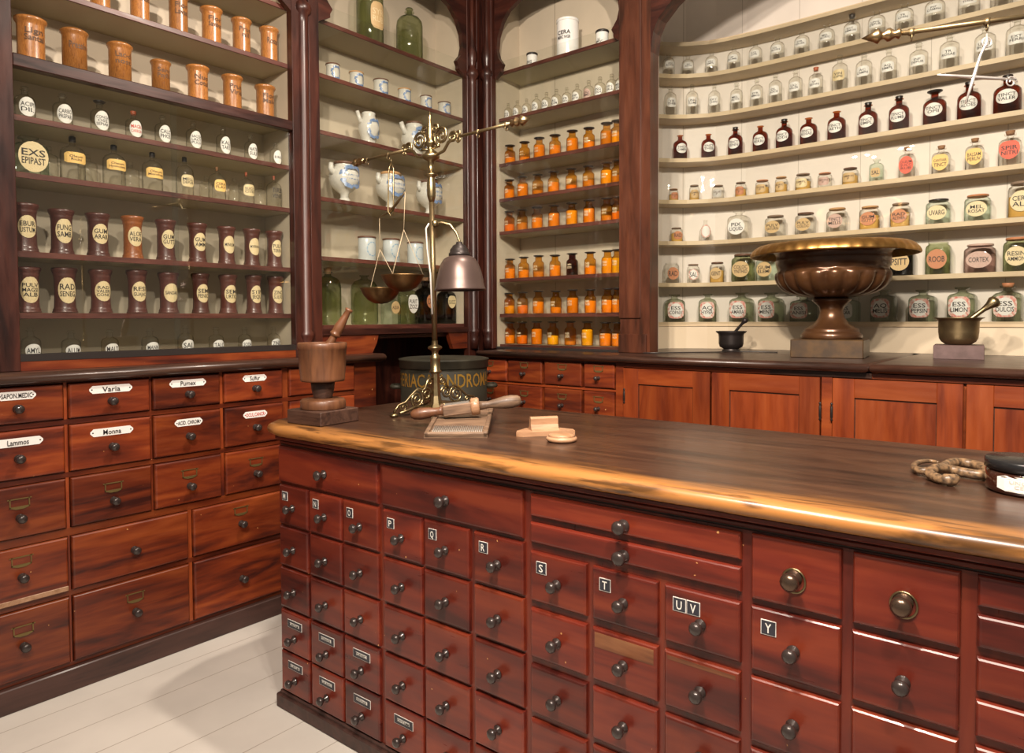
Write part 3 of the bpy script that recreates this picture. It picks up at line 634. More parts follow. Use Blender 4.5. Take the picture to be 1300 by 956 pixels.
build('ledge_moulding', MB().prism([(x-.0, y-.008) for x, y in [(-2.045, 3.82)]+FRONT[1:]] + [(x, y+.004) for x, y in FRONT[::-1]], 1.350, 1.376), K['edge'], nch)
gf = [(x+.03, y-.035) if x < -1.8 else (x, y-.035) for x, y in FRONT]; gb = [(x, y+.004) for x, y in gf[::-1]]
mb = MB(); 
def refine(pts):
    out = []
    for a, b in zip(pts[:-1], pts[1:]):
        out += [a, ((a[0]+b[0])/2, (a[1]+b[1])/2)]
    return out+[pts[-1]]
build('glass_pane', MB().prism(gf+gb, 1.378, 3.06, smooth=True), G['niche'], nch)
mb = MB().prism([(-1.778, 3.6), (-1.778, 2.80), (-1.765, 2.90), (-1.735, 2.96), (-1.66, 3.03), (-1.52, 3.12), (-1.3, 3.22), (-1.0, 3.31), (-.6, 3.37), (-.2, 3.39), (.2, 3.37), (.6, 3.31), (.9, 3.22), (1.1, 3.12), (1.1, 3.6)], 3.305, 3.395, T=lambda a, b_, q: (a, q, b_))
build('arched_header', mb, W['casex'], nch)
# ------------------------------------------------------------------ island counter
A = math.radians(1.888); IY = 1.445
TI = facemap('back', IY)
isl = thing('shop_counter', (-.6, 1.9, 0), 'big central shop counter with many small lettered mahogany drawers', 'counter', frame=A)
U1 = 1.55
mb = MB().box((-2.17, IY+.015, .06), (U1, 2.27, .985))
build('carcass', mb, W['islx'], isl)
mb = MB().box((-2.178, IY-.018, .974), (U1+.01, IY+.03, .990), bv=.004).box((-2.170, IY+.004, .953), (U1, IY+.02, .975), 1).box((-2.173, IY-.002, .958), (U1, IY+.02, .968), 0, bv=.002)
build('moulding', mb, [W['islx'], W['dark']], isl)
mb = MB().box((-2.19, IY-.02, 0), (U1+.02, 2.29, .050), bv=.004).box((-2.18, IY-.010, .045), (U1+.01, 2.28, .062), bv=.004)
build('plinth', mb, W['plinth'], isl)
units = []     # (s0, s1, z0, z1, text kind)
rows = [(.673, .813), (.524, .664), (.372, .515), (.217, .363), (.067, .213)]
cls = [(-2.166, -2.001, 'M'), (-1.990, -1.820, 'N'), (-1.811, -1.640, 'O'), (-1.618, -1.449, 'P'), (-1.440, -1.264, 'Q'), (-1.247, -1.074, 'R')]
units += [(-2.168, -1.641, .824, .950, '', 1), (-1.624, -1.076, .824, .950, '', 1)]
STRIP = {(0, 3): 'CARDAM.', (1, 3): 'CORIANDR.', (2, 3): 'FOENIC.', (3, 4): 'CRYSTAMM', (0, 4): 'CURCUM.', (1, 4): 'GALANG.', (2, 4): 'ZEDOAR.'}
for i, (a, b, t) in enumerate(cls):
    for j, (z0, z1) in enumerate(rows): units.append((a, b, z0, z1, t if j == 0 else ('#'+STRIP[i, j] if (i, j) in STRIP else ''), 0))
units += [(-1.053, -.502, .889, .947, '', 1), (-1.053, -.502, .820, .873, '', 1)]
for j, (z0, z1) in enumerate([(.668, .798), (.519, .648), (.372, .500), (.217, .355), (.067, .200)]):
    for a, b, t in ((-1.053, -.882, 'S'), (-.866, -.692, 'T'), (-.676, -.502, 'UV')): units.append((a, b, z0, z1, t if j == 0 else '', 0))
for j, (z0, z1) in enumerate([(.813, .950), (.663, .799), (.510, .648), (.36, .495), (.21, .345), (.067, .195)]):
    for a, b, t in ((-.481, -.306, 'Y'), (-.287, -.112, '')): units.append((a, b, z0, z1, t if j == 1 else '', 2 if j == 0 else 0))
for c0 in (-.088, .47, 1.02):
    for z0, z1 in ((.896, .950), (.823, .881), (.745, .806), (.665, .73)): units.append((c0, c0+.53, z0, z1, '', 0))
    for j, (z0, z1) in enumerate([(.52, .648), (.372, .500), (.217, .355), (.067, .200)]):
        for q in range(3): units.append((c0+.18*q, c0+.18*q+.17, z0, z1, '', 0))
fr = MB()
S = sorted({u[0] for u in units} | {u[1] for u in units})
fr.box((-2.172, IY, .060), (U1, IY+.0148, .953))
build('face_frame', fr, W['islz'], isl)
for s0, s1, z0, z1, t, big in units:
    d = drawer(TI, s0, s1, z0, z1, isl, W['islx'], t=.012)
    s = (s0+s1)/2; zc = (z0+z1)/2
    kk = knob(TI, s, zc-(.004 if not t.startswith('#') else .018), .012, d, r=.0185 if big == 2 else (.015 if not big else .017), mt=K['bigk'] if big == 2 else None)
    if big == 2:
        kk['label'] = 'dark bronze knob'
        build('knob_ring', MB().tube([TI(s+.022*math.cos(a), .014, zc-.010+.024*math.sin(a)) for a in [2*PI*q/20 for q in range(20)]], .0022, 6, closed=True), K['brass'], d)
    if (s0, z0) in ((-.866, .519), (-.676, .519)):
        o = build('worn_edge', MB().box((s0+.009, IY-.0126, z1-(.045 if s0 < -.8 else .018)), (s1-.009, IY-.0115, z1-.0087)), W['worn'], d); o['label'] = 'paler worn varnish along the top edge'
    if t.startswith('#'):
        plate(TI, s+.003, z1-.040, .012, .082, .028, d, t[1:], 'strip', [K['white'], K['ink'], K['plateb']], 'card_plate')
    else:
        for q, ch in enumerate(t):
            o = plate(TI, s0+.038+q*.0325, z1-.037, .012, .031, .031, d, ch, 'badge', [K['white'], K['white'], K['plateb']], 'letter_plate', asp=.42)
            o['label'] = 'small black plate lettered '+ch
top = nosed([(-2.13, 1.398), (1.62, 1.398), (1.66, 1.45), (1.66, 2.28), (1.6, 2.325), (-2.18, 2.325), (-2.27, 2.28), (-2.305, 2.20), (-2.305, 1.60), (-2.28, 1.50), (-2.22, 1.425)], .990, 1.030, .020, 'counter_top', W['top'], 'worn brown counter top with a honey coloured front edge', 'worktop', frame=A)
# ------------------------------------------------------------------ vessels on the shelves
def on_left(px, z, c=-3.105):
    py = 200
    for _ in range(5): P = at_x(px, py, c); P.z = z; py = proj(P)[1]
    return P, PI/2
def on_back(px, z, c=3.432):
    py = 200
    for _ in range(5): P = at_y(px, py, c); P.z = z; py = proj(P)[1]
    return P, 0
MIDL = [(x+(BX-x)*.45, y+(BY-y)*.45) for (x, y), (BX, BY) in zip(FRONT, [(-2.15, 3.88), (-2.10, 3.99), (-2.0, 4.09), (-1.83, 4.18), (-1.68, 4.21), (-1.5, 4.232), (-1.3, 4.235), (1.1, 4.235)])]
def on_niche(px, z, back=0):
    best = None
    for (a, b) in zip(MIDL[:-1], MIDL[1:]):
        for k in range(60):
            t = k/60; P = Vector((a[0]+(b[0]-a[0])*t, a[1]+(b[1]-a[1])*t+back, z)); e = abs(proj(P)[0]-px)
            if best is None or e < best[0]: best = (e, P, math.atan2(b[1]-a[1], b[0]-a[0]))
    if best[1].x > -1.5:
        x0, x1 = -1.5, 1.1
        for _ in range(30):
            xm = (x0+x1)/2; P = Vector((xm, 4.15+back, z))
            if proj(P)[0] < px: x0 = xm
            else: x1 = xm
        return P, 0
    return best[1], best[2]
ORD = ['leftmost', 'second from left', 'third from left', 'fourth from left', 'fifth from left', 'sixth from left', 'seventh from left', 'eighth from left', 'ninth from left', 'tenth from left', 'eleventh from left', 'twelfth from left', 'thirteenth from left', 'fourteenth from left', 'fifteenth from left']
def row(items, where, z, place, group, cat='bottle', ordinal=True):
    """items: (px, height px, width px, spec, words)"""
    for i, (px, hp, wp, spec, words) in enumerate(items):
        P, rot = place(px, z); k = depth(P)/FPX
        lab = words+', '+ORD[i]+' '+where
        nw = len(lab.split())
        if nw > 16: print('LONG', nw, lab)
        vessel(spec, P, rot, wp*k, hp*k, lab, spec.get('cat', cat), group)
def S_(base, **kw): d = dict(base); d.update(kw); return d
woodj = dict(name='wooden_jar', prof='woodjar', mat=W['jarl'], cat='jar', label=('none', .8, .3, .60, K['inkb'], K['inkb']), lr=.84)
# left cabinet, row 1 and 2: honey coloured wooden jars with painted names
t1 = [['Sem', 'Nigr'], ['Flor', 'Tiliae'], ['Flor', 'Lavan'], ['Flor', 'Sambuc'], ['Prun', 'nil'], ['Rosar']]
r1 = []
for (px, hp, wp), t in zip([(127.7, 60, 27), (178, 58, 26), (227, 54, 26), (269, 48, 27), (307, 46, 25), (342, 45.5, 24)], t1):
    r1.append((px, hp, wp, S_(woodj, text=t), 'wooden jar with faded blackletter name'))
row(r1, "on left cabinet's top jar shelf", 2.652, on_left, 'wooden jars on the top shelf')
t2 = [['Lign', 'Santal'], ['Pressin'], ['Lac-d', 'nost'], ['Sem', 'Psyllii'], ['Nuc', 'Cotul'], ['Prun', 'Virid'], ['Flor', 'Malv']]
r2 = []
for i, ((px, hp, wp), t) in enumerate(zip([(40, 58.5, 36), (95.4, 58.5, 32), (153, 55, 30), (204.6, 45.5, 24.5), (251.7, 48.3, 28), (295.4, 46.8, 26), (337, 44, 25.5)], t2)):
    r2.append((px, hp, wp, S_(woodj, text=t, prof='domejar' if i in (1, 2, 3) else 'woodjar'), 'honey wooden jar'+(' with domed lid' if i in (1, 2, 3) else ' with ringed lid')))
row(r2, "along left cabinet's transom shelf", 2.372, on_left, 'wooden jars on the transom shelf')
# row 3: clear bottles with white oval labels
ob = dict(name='glass_bottle', prof='apoth', mat=G['clear'], label=('oval', .86, .56, .36, K['white'], K['ink']), stop=('ball', G['flint']))
t3 = [['ACIPI', 'DIL'], ['CARBO', 'PREPAR'], ['CONCH', 'OSS', 'SEPIAR'], ['MAGN', 'CARBON'], ['CALC', 'PHOS'], ['SACCH', 'LACT', 'PULV'], ['KALI', 'TART'], ['NATR', 'SULF'], ['BORAX']]
r3 = []
for i, ((px, hp, wp), t) in enumerate(zip([(32.3, 43, 22.5), (80, 42.5, 22), (127, 43, 21), (170, 37, 19), (207, 38.5, 18.5), (246, 38.5, 18), (283.7, 38.5, 17), (318.5, 35, 15.5), (350, 31, 14)], t3)):
    sp = S_(ob, text=t)
    if i == 3: sp['stop'] = ('cork', K['redcork']); sp['label'] = ('oval', .86, .56, .36, K['white'], K['redink'])
    if i == 2: sp['stop'] = ('disc', K['black'])
    r3.append((px, hp, wp, sp, 'bottle with white oval label'+(' and red cork' if i == 3 else '')))
row(r3, "on left cabinet's third shelf", 2.158, on_left, 'bottles with white oval labels')
# row 4
fl = dict(name='glass_bottle', prof='flask', mat=G['clear'], stop=('screw', K['black']))
r4 = [(36.9, 49, 38, S_(fl, name='glass_jar', prof='square', sq=.7, mat=G['aqua'], stop=None, label=('oval', .86, .78, .44, K['creaml'], K['ink']), text=['EXS', 'EPIPAST']), 'big square bottle with round cream label'),
      (93, 57, 28, S_(fl, label=('rect', .99, .24, .50, K['yell'], K['inkb']), text=['Oleum', 'Ricini']), 'flask with yellow label'),
      (145.5, 53.5, 26, S_(fl, label=('rect', .99, .25, .50, K['yell'], K['inkb']), text=['Oleum', 'Hyoscyami']), 'flask with yellow label'),
      (194, 50.5, 24, S_(fl, label=('rect', .99, .26, .46, K['yell'], K['inkb']), text=['Oleum', 'Menthae']), 'flask with yellow label'),
      (235, 50, 21, S_(fl, label=('round', .80, .30, .38, K['creaml'], K['ink']), text=['MELL', 'DEPUR']), 'flask with cream square label'),
      (276, 44, 21, S_(fl, stop=('cork', K['cork']), label=('round', .75, .34, .42, K['yell'], K['inkb']), text=['CERA', 'FLAV']), 'bottle with small yellow label'),
      (313, 42, 19, S_(fl, stop=('cork', K['redcork']), label=('round', .85, .34, .42, K['creaml'], K['ink']), text=['SUCC', 'CITRI']), 'bottle with cream label'),
      (348, 42, 19, S_(fl, stop=('cork', K['redcork']), label=('none', .9, .34, .44, K['ink'], K['ink']), text=['TEREB', 'VENET']), 'bottle lettered on the glass')]
row(r4, "on left cabinet's fourth shelf", 1.95, on_left, 'flasks with yellow labels')
rb = [(63, 46, 20), (112, 42, 22), (166, 40, 21), (262, 34, 16), (298, 36, 16), (331, 34, 16)]
row([(a, b, c, dict(name='glass_bottle', prof='slim', mat=G['flint'], stop=('ball', G['flint'])), 'plain unlabelled clear bottle at the back') for a, b, c in rb], "on fourth left shelf", 1.95, lambda p, z: on_left(p, z, -3.215), 'plain bottles behind the flasks')
# row 5, 6: dark turned jars
dj = dict(name='turned_jar', prof='darkjar', mat=W['jard'], cat='jar', label=('oval', .72, .50, .50, K['creaml'], K['ink']), lr=.80)
t5 = [['EBUR', 'USTUM'], ['FUNG', 'SAMB'], ['GUM', 'ARAB'], ['ALOE', 'VERA'], ['GUM', 'GUTT'], ['GUM', 'AMM'], ['MINIUM'], ['MYRRHA'], ['PULV', 'TERRA']]
r5 = [(px, hp, wp, S_(dj, text=t, mat=W['jaro'] if i == 3 else W['jard'], label=('oval', .70, .46 if i != 1 else .55, .52, K['yell'] if i == 9 else K['creaml'], K['ink'])), ('orange brown' if i == 3 else 'dark')+' turned jar lettered '+' '.join(t))
      for i, ((px, hp, wp), t) in enumerate(zip([(32.5, 62, 31), (79, 57, 29), (125, 55, 28), (169, 54, 26), (211, 52, 25), (251, 50, 24), (288, 48, 22.5), (320, 47, 21.5), (348.5, 46, 21)], t5))]
row(r5, 'on upper dark jar shelf', 1.658, on_left, 'dark turned jars on the upper dark jar shelf')
t6 = [['PULV', 'MAGSI', 'ALB'], ['RAD', 'SENEG'], ['RAD', 'VALERI', 'CONC'], ['RESI', 'GUAJAC'], ['SANDAR'], ['SEM', 'FENIC'], ['SEM', 'URTIC'], ['STIP', 'JEQU'], ['ZINCI', 'SULFID']]
r6 = [(px, hp, wp, S_(dj, text=t, label=('oval', .76, .58 if i < 2 else .46, .50, K['creaml'], K['ink'])), 'dark turned jar lettered '+' '.join(t))
      for i, ((px, hp, wp), t) in enumerate(zip([(36, 58, 30), (83, 57, 29), (128.5, 55, 27), (174.5, 54.5, 25), (214.5, 51.5, 25), (255, 50.5, 22), (290, 49, 23), (322.5, 48.5, 21), (350, 47.5, 20.5)], t6))]
row(r6, 'on lower dark jar shelf', 1.43, on_left, 'dark turned jars on the lower dark jar shelf')
t7 = ['AMYL', 'ALUM', 'MALT', 'MANN', 'SAL', 'TALC', 'SODA', 'ZINC']
row([(px, hp, wp, S_(ob, prof='apoth', label=('oval', .86, .36, .36, K['white'], K['ink']), text=[t]), 'clear bottle, its white label half hidden')
     for (px, hp, wp), t in zip([(40, 46, 22), (90.8, 40, 22), (140, 39, 20), (191, 38, 20), (236, 40, 19), (274.8, 36, 18), (311, 34, 16), (347.7, 33, 16)], t7)], 'on left bottom shelf', 1.237, on_left, 'bottles on the bottom shelf of the left cabinet')
# middle cabinet
ll = lambda px, z: on_left(px, z, -3.12)
row([(470, 84, 34, dict(name='glass_bottle', prof='carboy', mat=G['green'], label=('round', .62, .40, .40, K['tan'], K['creaml']), text=['SYR', 'RUB'], stop=('cork', K['cork'])), 'tall green bottle with brown label'),
     (520.2, 61, 33.5, dict(name='glass_bottle', prof='carboy', mat=G['green'], stop=('ball', G['green'])), 'green carboy without label')], "on middle cabinet's top shelf", 2.935, ll, 'green bottles on the top shelf')
al = dict(name='pharmacy_pot', prof='pot', mat=K['china'], cat='pot')
row([(px, hp, wp, S_(al, orn=(.50, .36, .26, True), stop=('cap', K['lidt'] if i in (1, 3) else K['lidb'])), 'small blue painted pot with '+('tan' if i in (1, 3) else 'brown')+' lid')
     for i, (px, hp, wp) in enumerate([(422.7, 25.5, 18), (452.6, 24.5, 18.5), (483.6, 24.5, 19.5), (513.7, 22, 17), (540.9, 21.5, 15.5), (564.1, 20.5, 16.5)])], "on middle cabinet's second shelf", 2.66, ll, 'small blue and white pots')
row([(468.3, 42, 27, dict(name='spouted_jug', prof='jug', mat=K['china'], orn=(.48, .34, .24, True), turn=0, cat='jug'), 'white jug with raised spout'),
     (525.9, 41, 33, dict(name='syrup_jar', prof='jug', mat=K['china'], orn=(.52, .36, .28, True), stop=('cap', K['lidb']), cat='jar'), 'round spouted jar with blue painting')], "on middle cabinet's third shelf", 2.372, ll, 'spouted faience on the third shelf')
row([(px, hp, wp, dict(name='syrup_jar', prof='syrup', mat=K['china'], orn=(.60, .38, .22, True), text=['VIOLAR'] if i == 0 else ['SYRUP'], stop=('cap', K['lidt'] if i == 1 else K['lidb']), cat='jar'), 'footed spouted jar with '+('tan' if i == 1 else 'brown')+' lid')
     for i, (px, hp, wp) in enumerate([(437.4, 52, 39), (495.9, 48, 38), (545.1, 45, 34)])], "on middle cabinet's fourth shelf", 2.032, ll, 'footed blue and white syrup jars')
row([(px, hp, wp, dict(name='porcelain_pot', prof='cylpot', mat=K['chinab'], orn=(.45, .30, .26, False), stop=('cap', K['lidb']), cat='pot'), 'pale cylindrical pot with grey-blue wreath')
     for px, hp, wp in [(466, 33, 23), (496.8, 32.5, 22), (527.5, 30.5, 21)]], "on middle cabinet's fifth shelf", 1.727, ll, 'cylindrical porcelain pots')
g_ = dict(name='glass_bottle', prof='carboy', mat=G['green'], stop=('cork', K['cork']))
row([(416.9, 67, 33, g_, 'big green bottle'), (463, 62, 34, S_(g_, stop=None), 'big green bottle behind the scale pans'),
     (496, 50, 20, S_(g_, prof='square', sq=.6, mat=G['aqua'], label=('oval', .7, .32, .42, K['tan'], K['ink']), text=['AQUA']), 'square bottle with small tan label'),
     (518, 52, 21, S_(g_, prof='square', sq=.6, mat=G['green'], label=('shield', .8, .45, .48, K['white'], K['ink']), text=['PURIT', 'ZOZ']), 'green bottle with white shield label'),
     (540, 54, 22, S_(g_, prof='square', sq=.6, mat=G['black'], label=('oval', .7, .32, .52, K['rust'], K['inkb']), text=['OPII']), 'black bottle with rust label'),
     (567, 49, 20, S_(g_, prof='square', sq=.6, mat=G['black'], label=('shield', .7, .32, .55, K['creaml'], K['ink']), text=['SUCC']), 'black bottle with cream shield label')], "on middle cabinet's bottom shelf", 1.372, lambda p, z: on_left(p, z, -3.13), 'green and black bottles on the bottom shelf')
# corner cabinet
row([(675.5, 19.5, 14, dict(name='porcelain_pot', prof='cylpot', mat=K['chinaw'], stop=('lid', K['black']), label=('none', .8, .22, .36, K['ink'], K['ink']), text=['UNG'], cat='pot'), 'little white pot with black lid'),
     (720.8, 50, 29, dict(name='porcelain_jar', prof='cylpot', mat=K['chinaw'], stop=('cap', K['chinaw']), turn=.25, label=('none', .75, .24, .50, K['ink'], K['ink']), text=['CERA', 'MERC NIGR'], cat='jar'), 'tall white lidded jar with black lettering'),
     (764.5, 22, 16.5, dict(name='porcelain_pot', prof='cylpot', mat=K['chinaw'], stop=('lid', K['black']), label=('none', .9, .26, .36, K['ink'], K['ink']), text=['U', 'VERM FLAV'], cat='pot'), 'small white pot with black lid')], "on corner cabinet's top shelf", 2.948, on_back, 'white porcelain on the top shelf')
lat = ['AQ', 'OL', 'TR', 'SP', 'EXT', 'AC', 'SYR', 'INF', 'LIQ', 'UNG', 'VIN', 'MEL']; lat2 = ['ROSAE', 'CAMPH', 'VALER', 'AETH', 'THEB', 'BORIC', 'SIMPL', 'SENN', 'AMMON', 'PLUMB', 'FERRI', 'DEPUR', 'OPII', 'JODI', 'CHIN', 'ALOES']
mini = dict(name='glass_bottle', prof='apoth', mat=G['flint'], stop=('ball', G['clear']), label=('oval', .90, .46, .34, K['white'], K['ink']))
row([(px, hp*1.05, wp, S_(mini, text=[lat[i % 12], lat2[(i*5) % 16][:4]], label=('oval', .90, .46, .34, K['pink'] if i == 8 else K['white'], K['ink'])), 'tiny clear bottle with '+('faded pink' if i == 8 else 'white')+' label')
     for i, (px, hp, wp) in enumerate([(645.3, 22, 9.7), (656.8, 22.5, 11), (668.6, 22, 11), (681.2, 25, 12), (693.9, 24, 12.5), (706.5, 25, 12.5), (719.6, 24, 11.5), (732.8, 25, 13), (747.5, 26, 13.5), (761.8, 27, 14), (776.7, 27, 14), (787.5, 27, 12)])], "on corner cabinet's second shelf", 2.66, on_back, 'tiny clear bottles')
ab = dict(name='amber_bottle', prof='amberw', mat=G['amber'], stop=('disc', K['black']))
AM = [(2.378, [(647.6, 26, 13.8), (666, 27, 14), (684.7, 28.8, 14.5), (704.7, 28.5, 15), (726.6, 30, 15), (747.7, 29.5, 15), (770.3, 31.5, 16), (783.8, 32, 16)], [.3, .25, .62, .45, .6, .3, .55, .5], [0, 0, 0, 0, 0, 0, 3, 1], 'third'),
      (2.158, [(646.8, 26.4, 13.3), (663.6, 28, 14), (682.7, 28, 14.3), (702.8, 28.5, 14.7), (725.4, 29, 14.7), (747.1, 29, 15), (770, 30, 15), (783.8, 31, 15)], [.4, .55, .2, .5, .25, .3, .66, .3], [0, 0, 3, 0, 2, 3, 1, 3], 'fourth'),
      (1.952, [(646.9, 27.5, 13.5), (663, 28, 14), (681.9, 29, 14.5), (703.3, 29, 14.7), (725.9, 29.5, 15), (747.7, 31, 15), (770.5, 31, 15.5), (783.8, 31, 15)], [.35, .3, .5, .6, .66, .62, .25, .3], [2, 3, 0, 0, 1, 0, 3, 2], 'fifth'),
      (1.655, [(647.6, 26, 13.5), (665, 27.5, 13.8), (683.8, 28.5, 14.5), (704.7, 28, 14.5), (726.5, 29, 14.8), (749.3, 29.5, 15), (771.3, 30.5, 15.5), (783.8, 31, 15)], [.5, .3, .2, .4, .0, .35, .64, .6], [0, 0, 3, 0, 3, 0, 1, 4], 'sixth'),
      (1.432, [(646.9, 27, 13.5), (663.6, 28, 14), (683.5, 29.5, 14.5), (705.8, 29, 14.5), (727, 30.5, 15), (749.6, 30.5, 15), (771.2, 31.5, 15.5), (783.8, 32, 15)], [.30, .28, .45, .22, .6, .5, .42, .5], [1, 2, 0, 0, 0, 0, 0, 0], 'seventh'),
      (1.24, [(647.6, 28, 13.2), (663, 28.5, 14), (681.5, 29.5, 14.5), (702, 30, 14.8), (724, 31, 15), (745.5, 31, 15.2), (768.6, 31, 15.5), (783.8, 31, 15)], [.36, .3, .64, .3, .1, .66, .45, .5], [0, 2, 0, 4, 3, 4, 0, 0], 'eighth')]
CN = ['orange', 'yellow', 'deep orange', 'ochre', 'bright yellow']
for z, it, lv, pw, nm in AM:
    out = []
    for i, (px, hp, wp) in enumerate(it):
        vio = nm == 'sixth' and i == 4
        f = max(.14, math.ceil(lv[i]*8)/8*.98)
        sp = S_(ab, mat=G['violet'] if vio else G['amber'], fill=None if vio else (min(f, .64), POW[pw[i]]), label=('none', .55, .24, .42, K['whitep'], K['whitep']), text=[lat2[(i*3+len(nm)) % 16], lat2[(i*7+1) % 16]])
        out.append((px, hp, wp, sp, 'dark violet powder bottle' if vio else 'amber bottle with '+CN[pw[i]]+' powder'))
    row(out, "on corner cabinet's %s shelf" % nm, z, on_back, 'amber powder bottles on the %s shelf' % nm)
# niche
cb_ = dict(name='glass_bottle', prof='apoth', mat=G['flint'], stop=None, label=('round', .86, .26, .44, K['white'], K['ink']))
row([(px, hp, wp, S_(cb_, text=[lat[(i*5) % 12], lat2[(i*3) % 16]], stop=('cork', K['black']) if i == 8 else None), 'clear bottle with white label')
     for i, (px, hp, wp) in enumerate([(848.8, 33, 15), (873.2, 30, 15), (903, 32.5, 15.5), (931.9, 34, 16), (959.2, 34.5, 16), (986.9, 35, 17), (1017.9, 36, 18), (1049.7, 37, 18.5), (1081.4, 39, 19.5), (1112.8, 40, 20), (1147.9, 41, 21), (1186.7, 42, 23), (1229.9, 43, 24), (1271.3, 44, 24)])], "on niche's second shelf", 2.888, on_niche, 'clear bottles on the second niche shelf')
row([(px, hp, wp, S_(cb_, prof='apoth_tall', text=[lat[(i*7+2) % 12], lat2[(i*5+4) % 16]], stop=('cork', K['redcork']) if i == 7 else ('ball', G['clear']), label=('round', .86, .30, .44, K['creaml'] if i == 8 else K['white'], K['ink'])), 'slender bottle with white label' if i not in (7, 8) else ('red corked bottle' if i == 7 else 'bottle with cream label'))
     for i, (px, hp, wp) in enumerate([(851, 39, 15), (878.3, 40, 15), (907, 38, 14.5), (934.8, 36, 15), (960.3, 37, 15.5), (984.3, 39, 16), (1009.8, 38.5, 16.5), (1035.6, 37, 17), (1065.9, 46, 18.5), (1096.6, 43, 19), (1128, 42, 19), (1166, 42, 21), (1205.1, 46, 22), (1250.2, 48, 23), (1290.8, 50, 24)])], "on niche's third shelf", 2.643, on_niche, 'slender bottles on the third niche shelf')
bb = dict(name='brown_bottle', prof='apoth', mat=G['brown'], stop=None, label=('oval', .82, .36, .40, K['white'], K['ink']))
row([(px, hp, wp, S_(bb, text=['TINCT', lat2[(i*3+1) % 16]], stop=('cork', K['black']) if i in (2, 4, 7, 8, 10, 11) else ('disc', K['black']) if i == 9 else None), 'brown bottle with white oval label')
     for i, (px, hp, wp) in enumerate([(863.6, 34.5, 17.5), (899, 34.5, 17.5), (933.4, 37, 18), (965, 37, 18.5), (995.4, 38.5, 20), (1026.4, 38, 20.5), (1061.9, 41, 21.5), (1101.8, 43, 22), (1141, 45, 23), (1186.3, 46, 26), (1230, 49, 26), (1278.6, 50, 30)])], "on niche's fourth shelf", 2.378, on_niche, 'brown bottles on the fourth niche shelf')
jr = dict(name='glass_jar', prof='jar', mat=G['clear'], cat='jar', stop=('cap', K['clothl']))
L5 = [(855.1, 16.5, 12, 'rust', 'cork', 'little jar with dark contents', 3), (881.3, 21, 12.5, 'tan', 'clothl', 'little jar with brown lid', 3), (911.6, 19, 15, 'grey', 'clothl', 'squat jar with grey label', None), (940.4, 20.5, 14, 'rust', 'clothl', 'small jar with rust label', 3),
      (967.7, 20.5, 17, 'tan', 'rust', 'squat jar with red brown lid', 3), (991.7, 22, 15, 'tan', 'lidt', 'small tan filled jar', 3), (1019.4, 22.5, 19, 'creaml', 'clothl', 'round jar with cream label', 3), (1047.1, 20.5, 17, 'pink', 'rust', 'jar with blue-grey base and red lid', None), (1079.2, 23, 19, 'tan', 'lidb', 'jar with wide tan label', 3)]
row([(px, hp, wp, S_(jr, stop=('cap', K[ld]), label=('rect' if i == 8 else 'round', .8, .5, .40, K[lb], K['inkb']), text=[lat2[i], 'P'], fill=(.5, POW[f]) if f is not None else None), wd) for i, (px, hp, wp, lb, ld, wd, f) in enumerate(L5)] +
    [(1112.8, 29, 15.5, dict(name='glass_bottle', prof='square', sq=.5, mat=G['aqua'], label=('round', .7, .40, .40, K['tan'], K['ink']), text=['SAL'], stop=None), 'slim greenish bottle'),
     (1151.6, 37, 18, dict(name='glass_bottle', prof='square', sq=.5, mat=G['flint'], label=('oval', .9, .60, .44, K['red'], K['ink']), text=['OLEUM', 'SUCC', 'RUB'], stop=('cork', K['cork'])), 'flat bottle with red label'),
     (1194.8, 34, 20, dict(name='glass_bottle', prof='square', sq=.5, mat=G['flint'], label=('shield', .9, .60, .42, K['yell'], K['ink']), text=['CANTHAR', 'TINCT'], stop=('cork', K['cork'])), 'flat bottle with yellow shield label'),
     (1237.3, 38, 20, dict(name='glass_bottle', prof='square', sq=.5, mat=G['flint'], label=('shield', .9, .55, .44, K['yell'], K['ink']), text=['BALSAM', 'PERUV'], stop=('cork', K['cork'])), 'flat bottle with ochre shield label'),
     (1282, 42, 24, dict(name='glass_bottle', prof='square', sq=.5, mat=G['flint'], label=('shield', .9, .55, .46, K['red'], K['ink']), text=['SPIR', 'NITRI'], stop=('cork', K['cork'])), 'flat bottle with red shield label')], "on niche's fifth shelf", 2.125, on_niche, 'little jars and flat bottles on the fifth niche shelf', 'bottle')
L6 = [(858.8, 19, 14.5, 'rust', 'clothl', 'jar', 'small red patterned jar', ['RAD'], 3, 'clear'), (895.7, 29, 16, 'orn', None, 'conic', 'cone shaped bottle with red pattern', [], None, 'flint'), (938, 36.5, 26, 'white', None, 'square', 'wide bottle with white oval label', ['PIX', 'LIQUID'], None, 'flint'),
      (984.3, 28.5, 23, 'tan', 'clothl', 'jar', 'jar with tan label', ['PULV', 'SATURN'], None, 'clear'), (1022.7, 29, 23, 'tan', 'lidb', 'jar', 'jar with tan label', ['PULV', 'COLOC'], None, 'clear'), (1062.6, 32, 23, 'pink', 'lidt', 'jar', 'jar with pale label', ['TINCT', 'MELIS'], None, 'clear'),
      (1104.3, 31, 23, 'rust', 'lidt', 'jar', 'jar with rust round label', ['GUM', 'GUTT'], 3, 'clear'), (1143.1, 32, 22.5, 'rust', 'clothl', 'jar', 'narrow jar with rust label', ['RAD', 'ALTHEA'], 3, 'clear'), (1191.1, 33, 26.5, 'creaml', 'black', 'jar', 'greenish jar with cream round label', ['UVARG'], None, 'aqua'),
      (1241, 35, 28, 'creaml', 'rust', 'jar', 'green jar with orange lid', ['MEL', 'ROSAT'], None, 'aqua'), (1297, 48, 29, 'creaml', 'clothl', 'jar', 'tall jar with cream label', ['CERA', 'ALB'], 3, 'clear')]
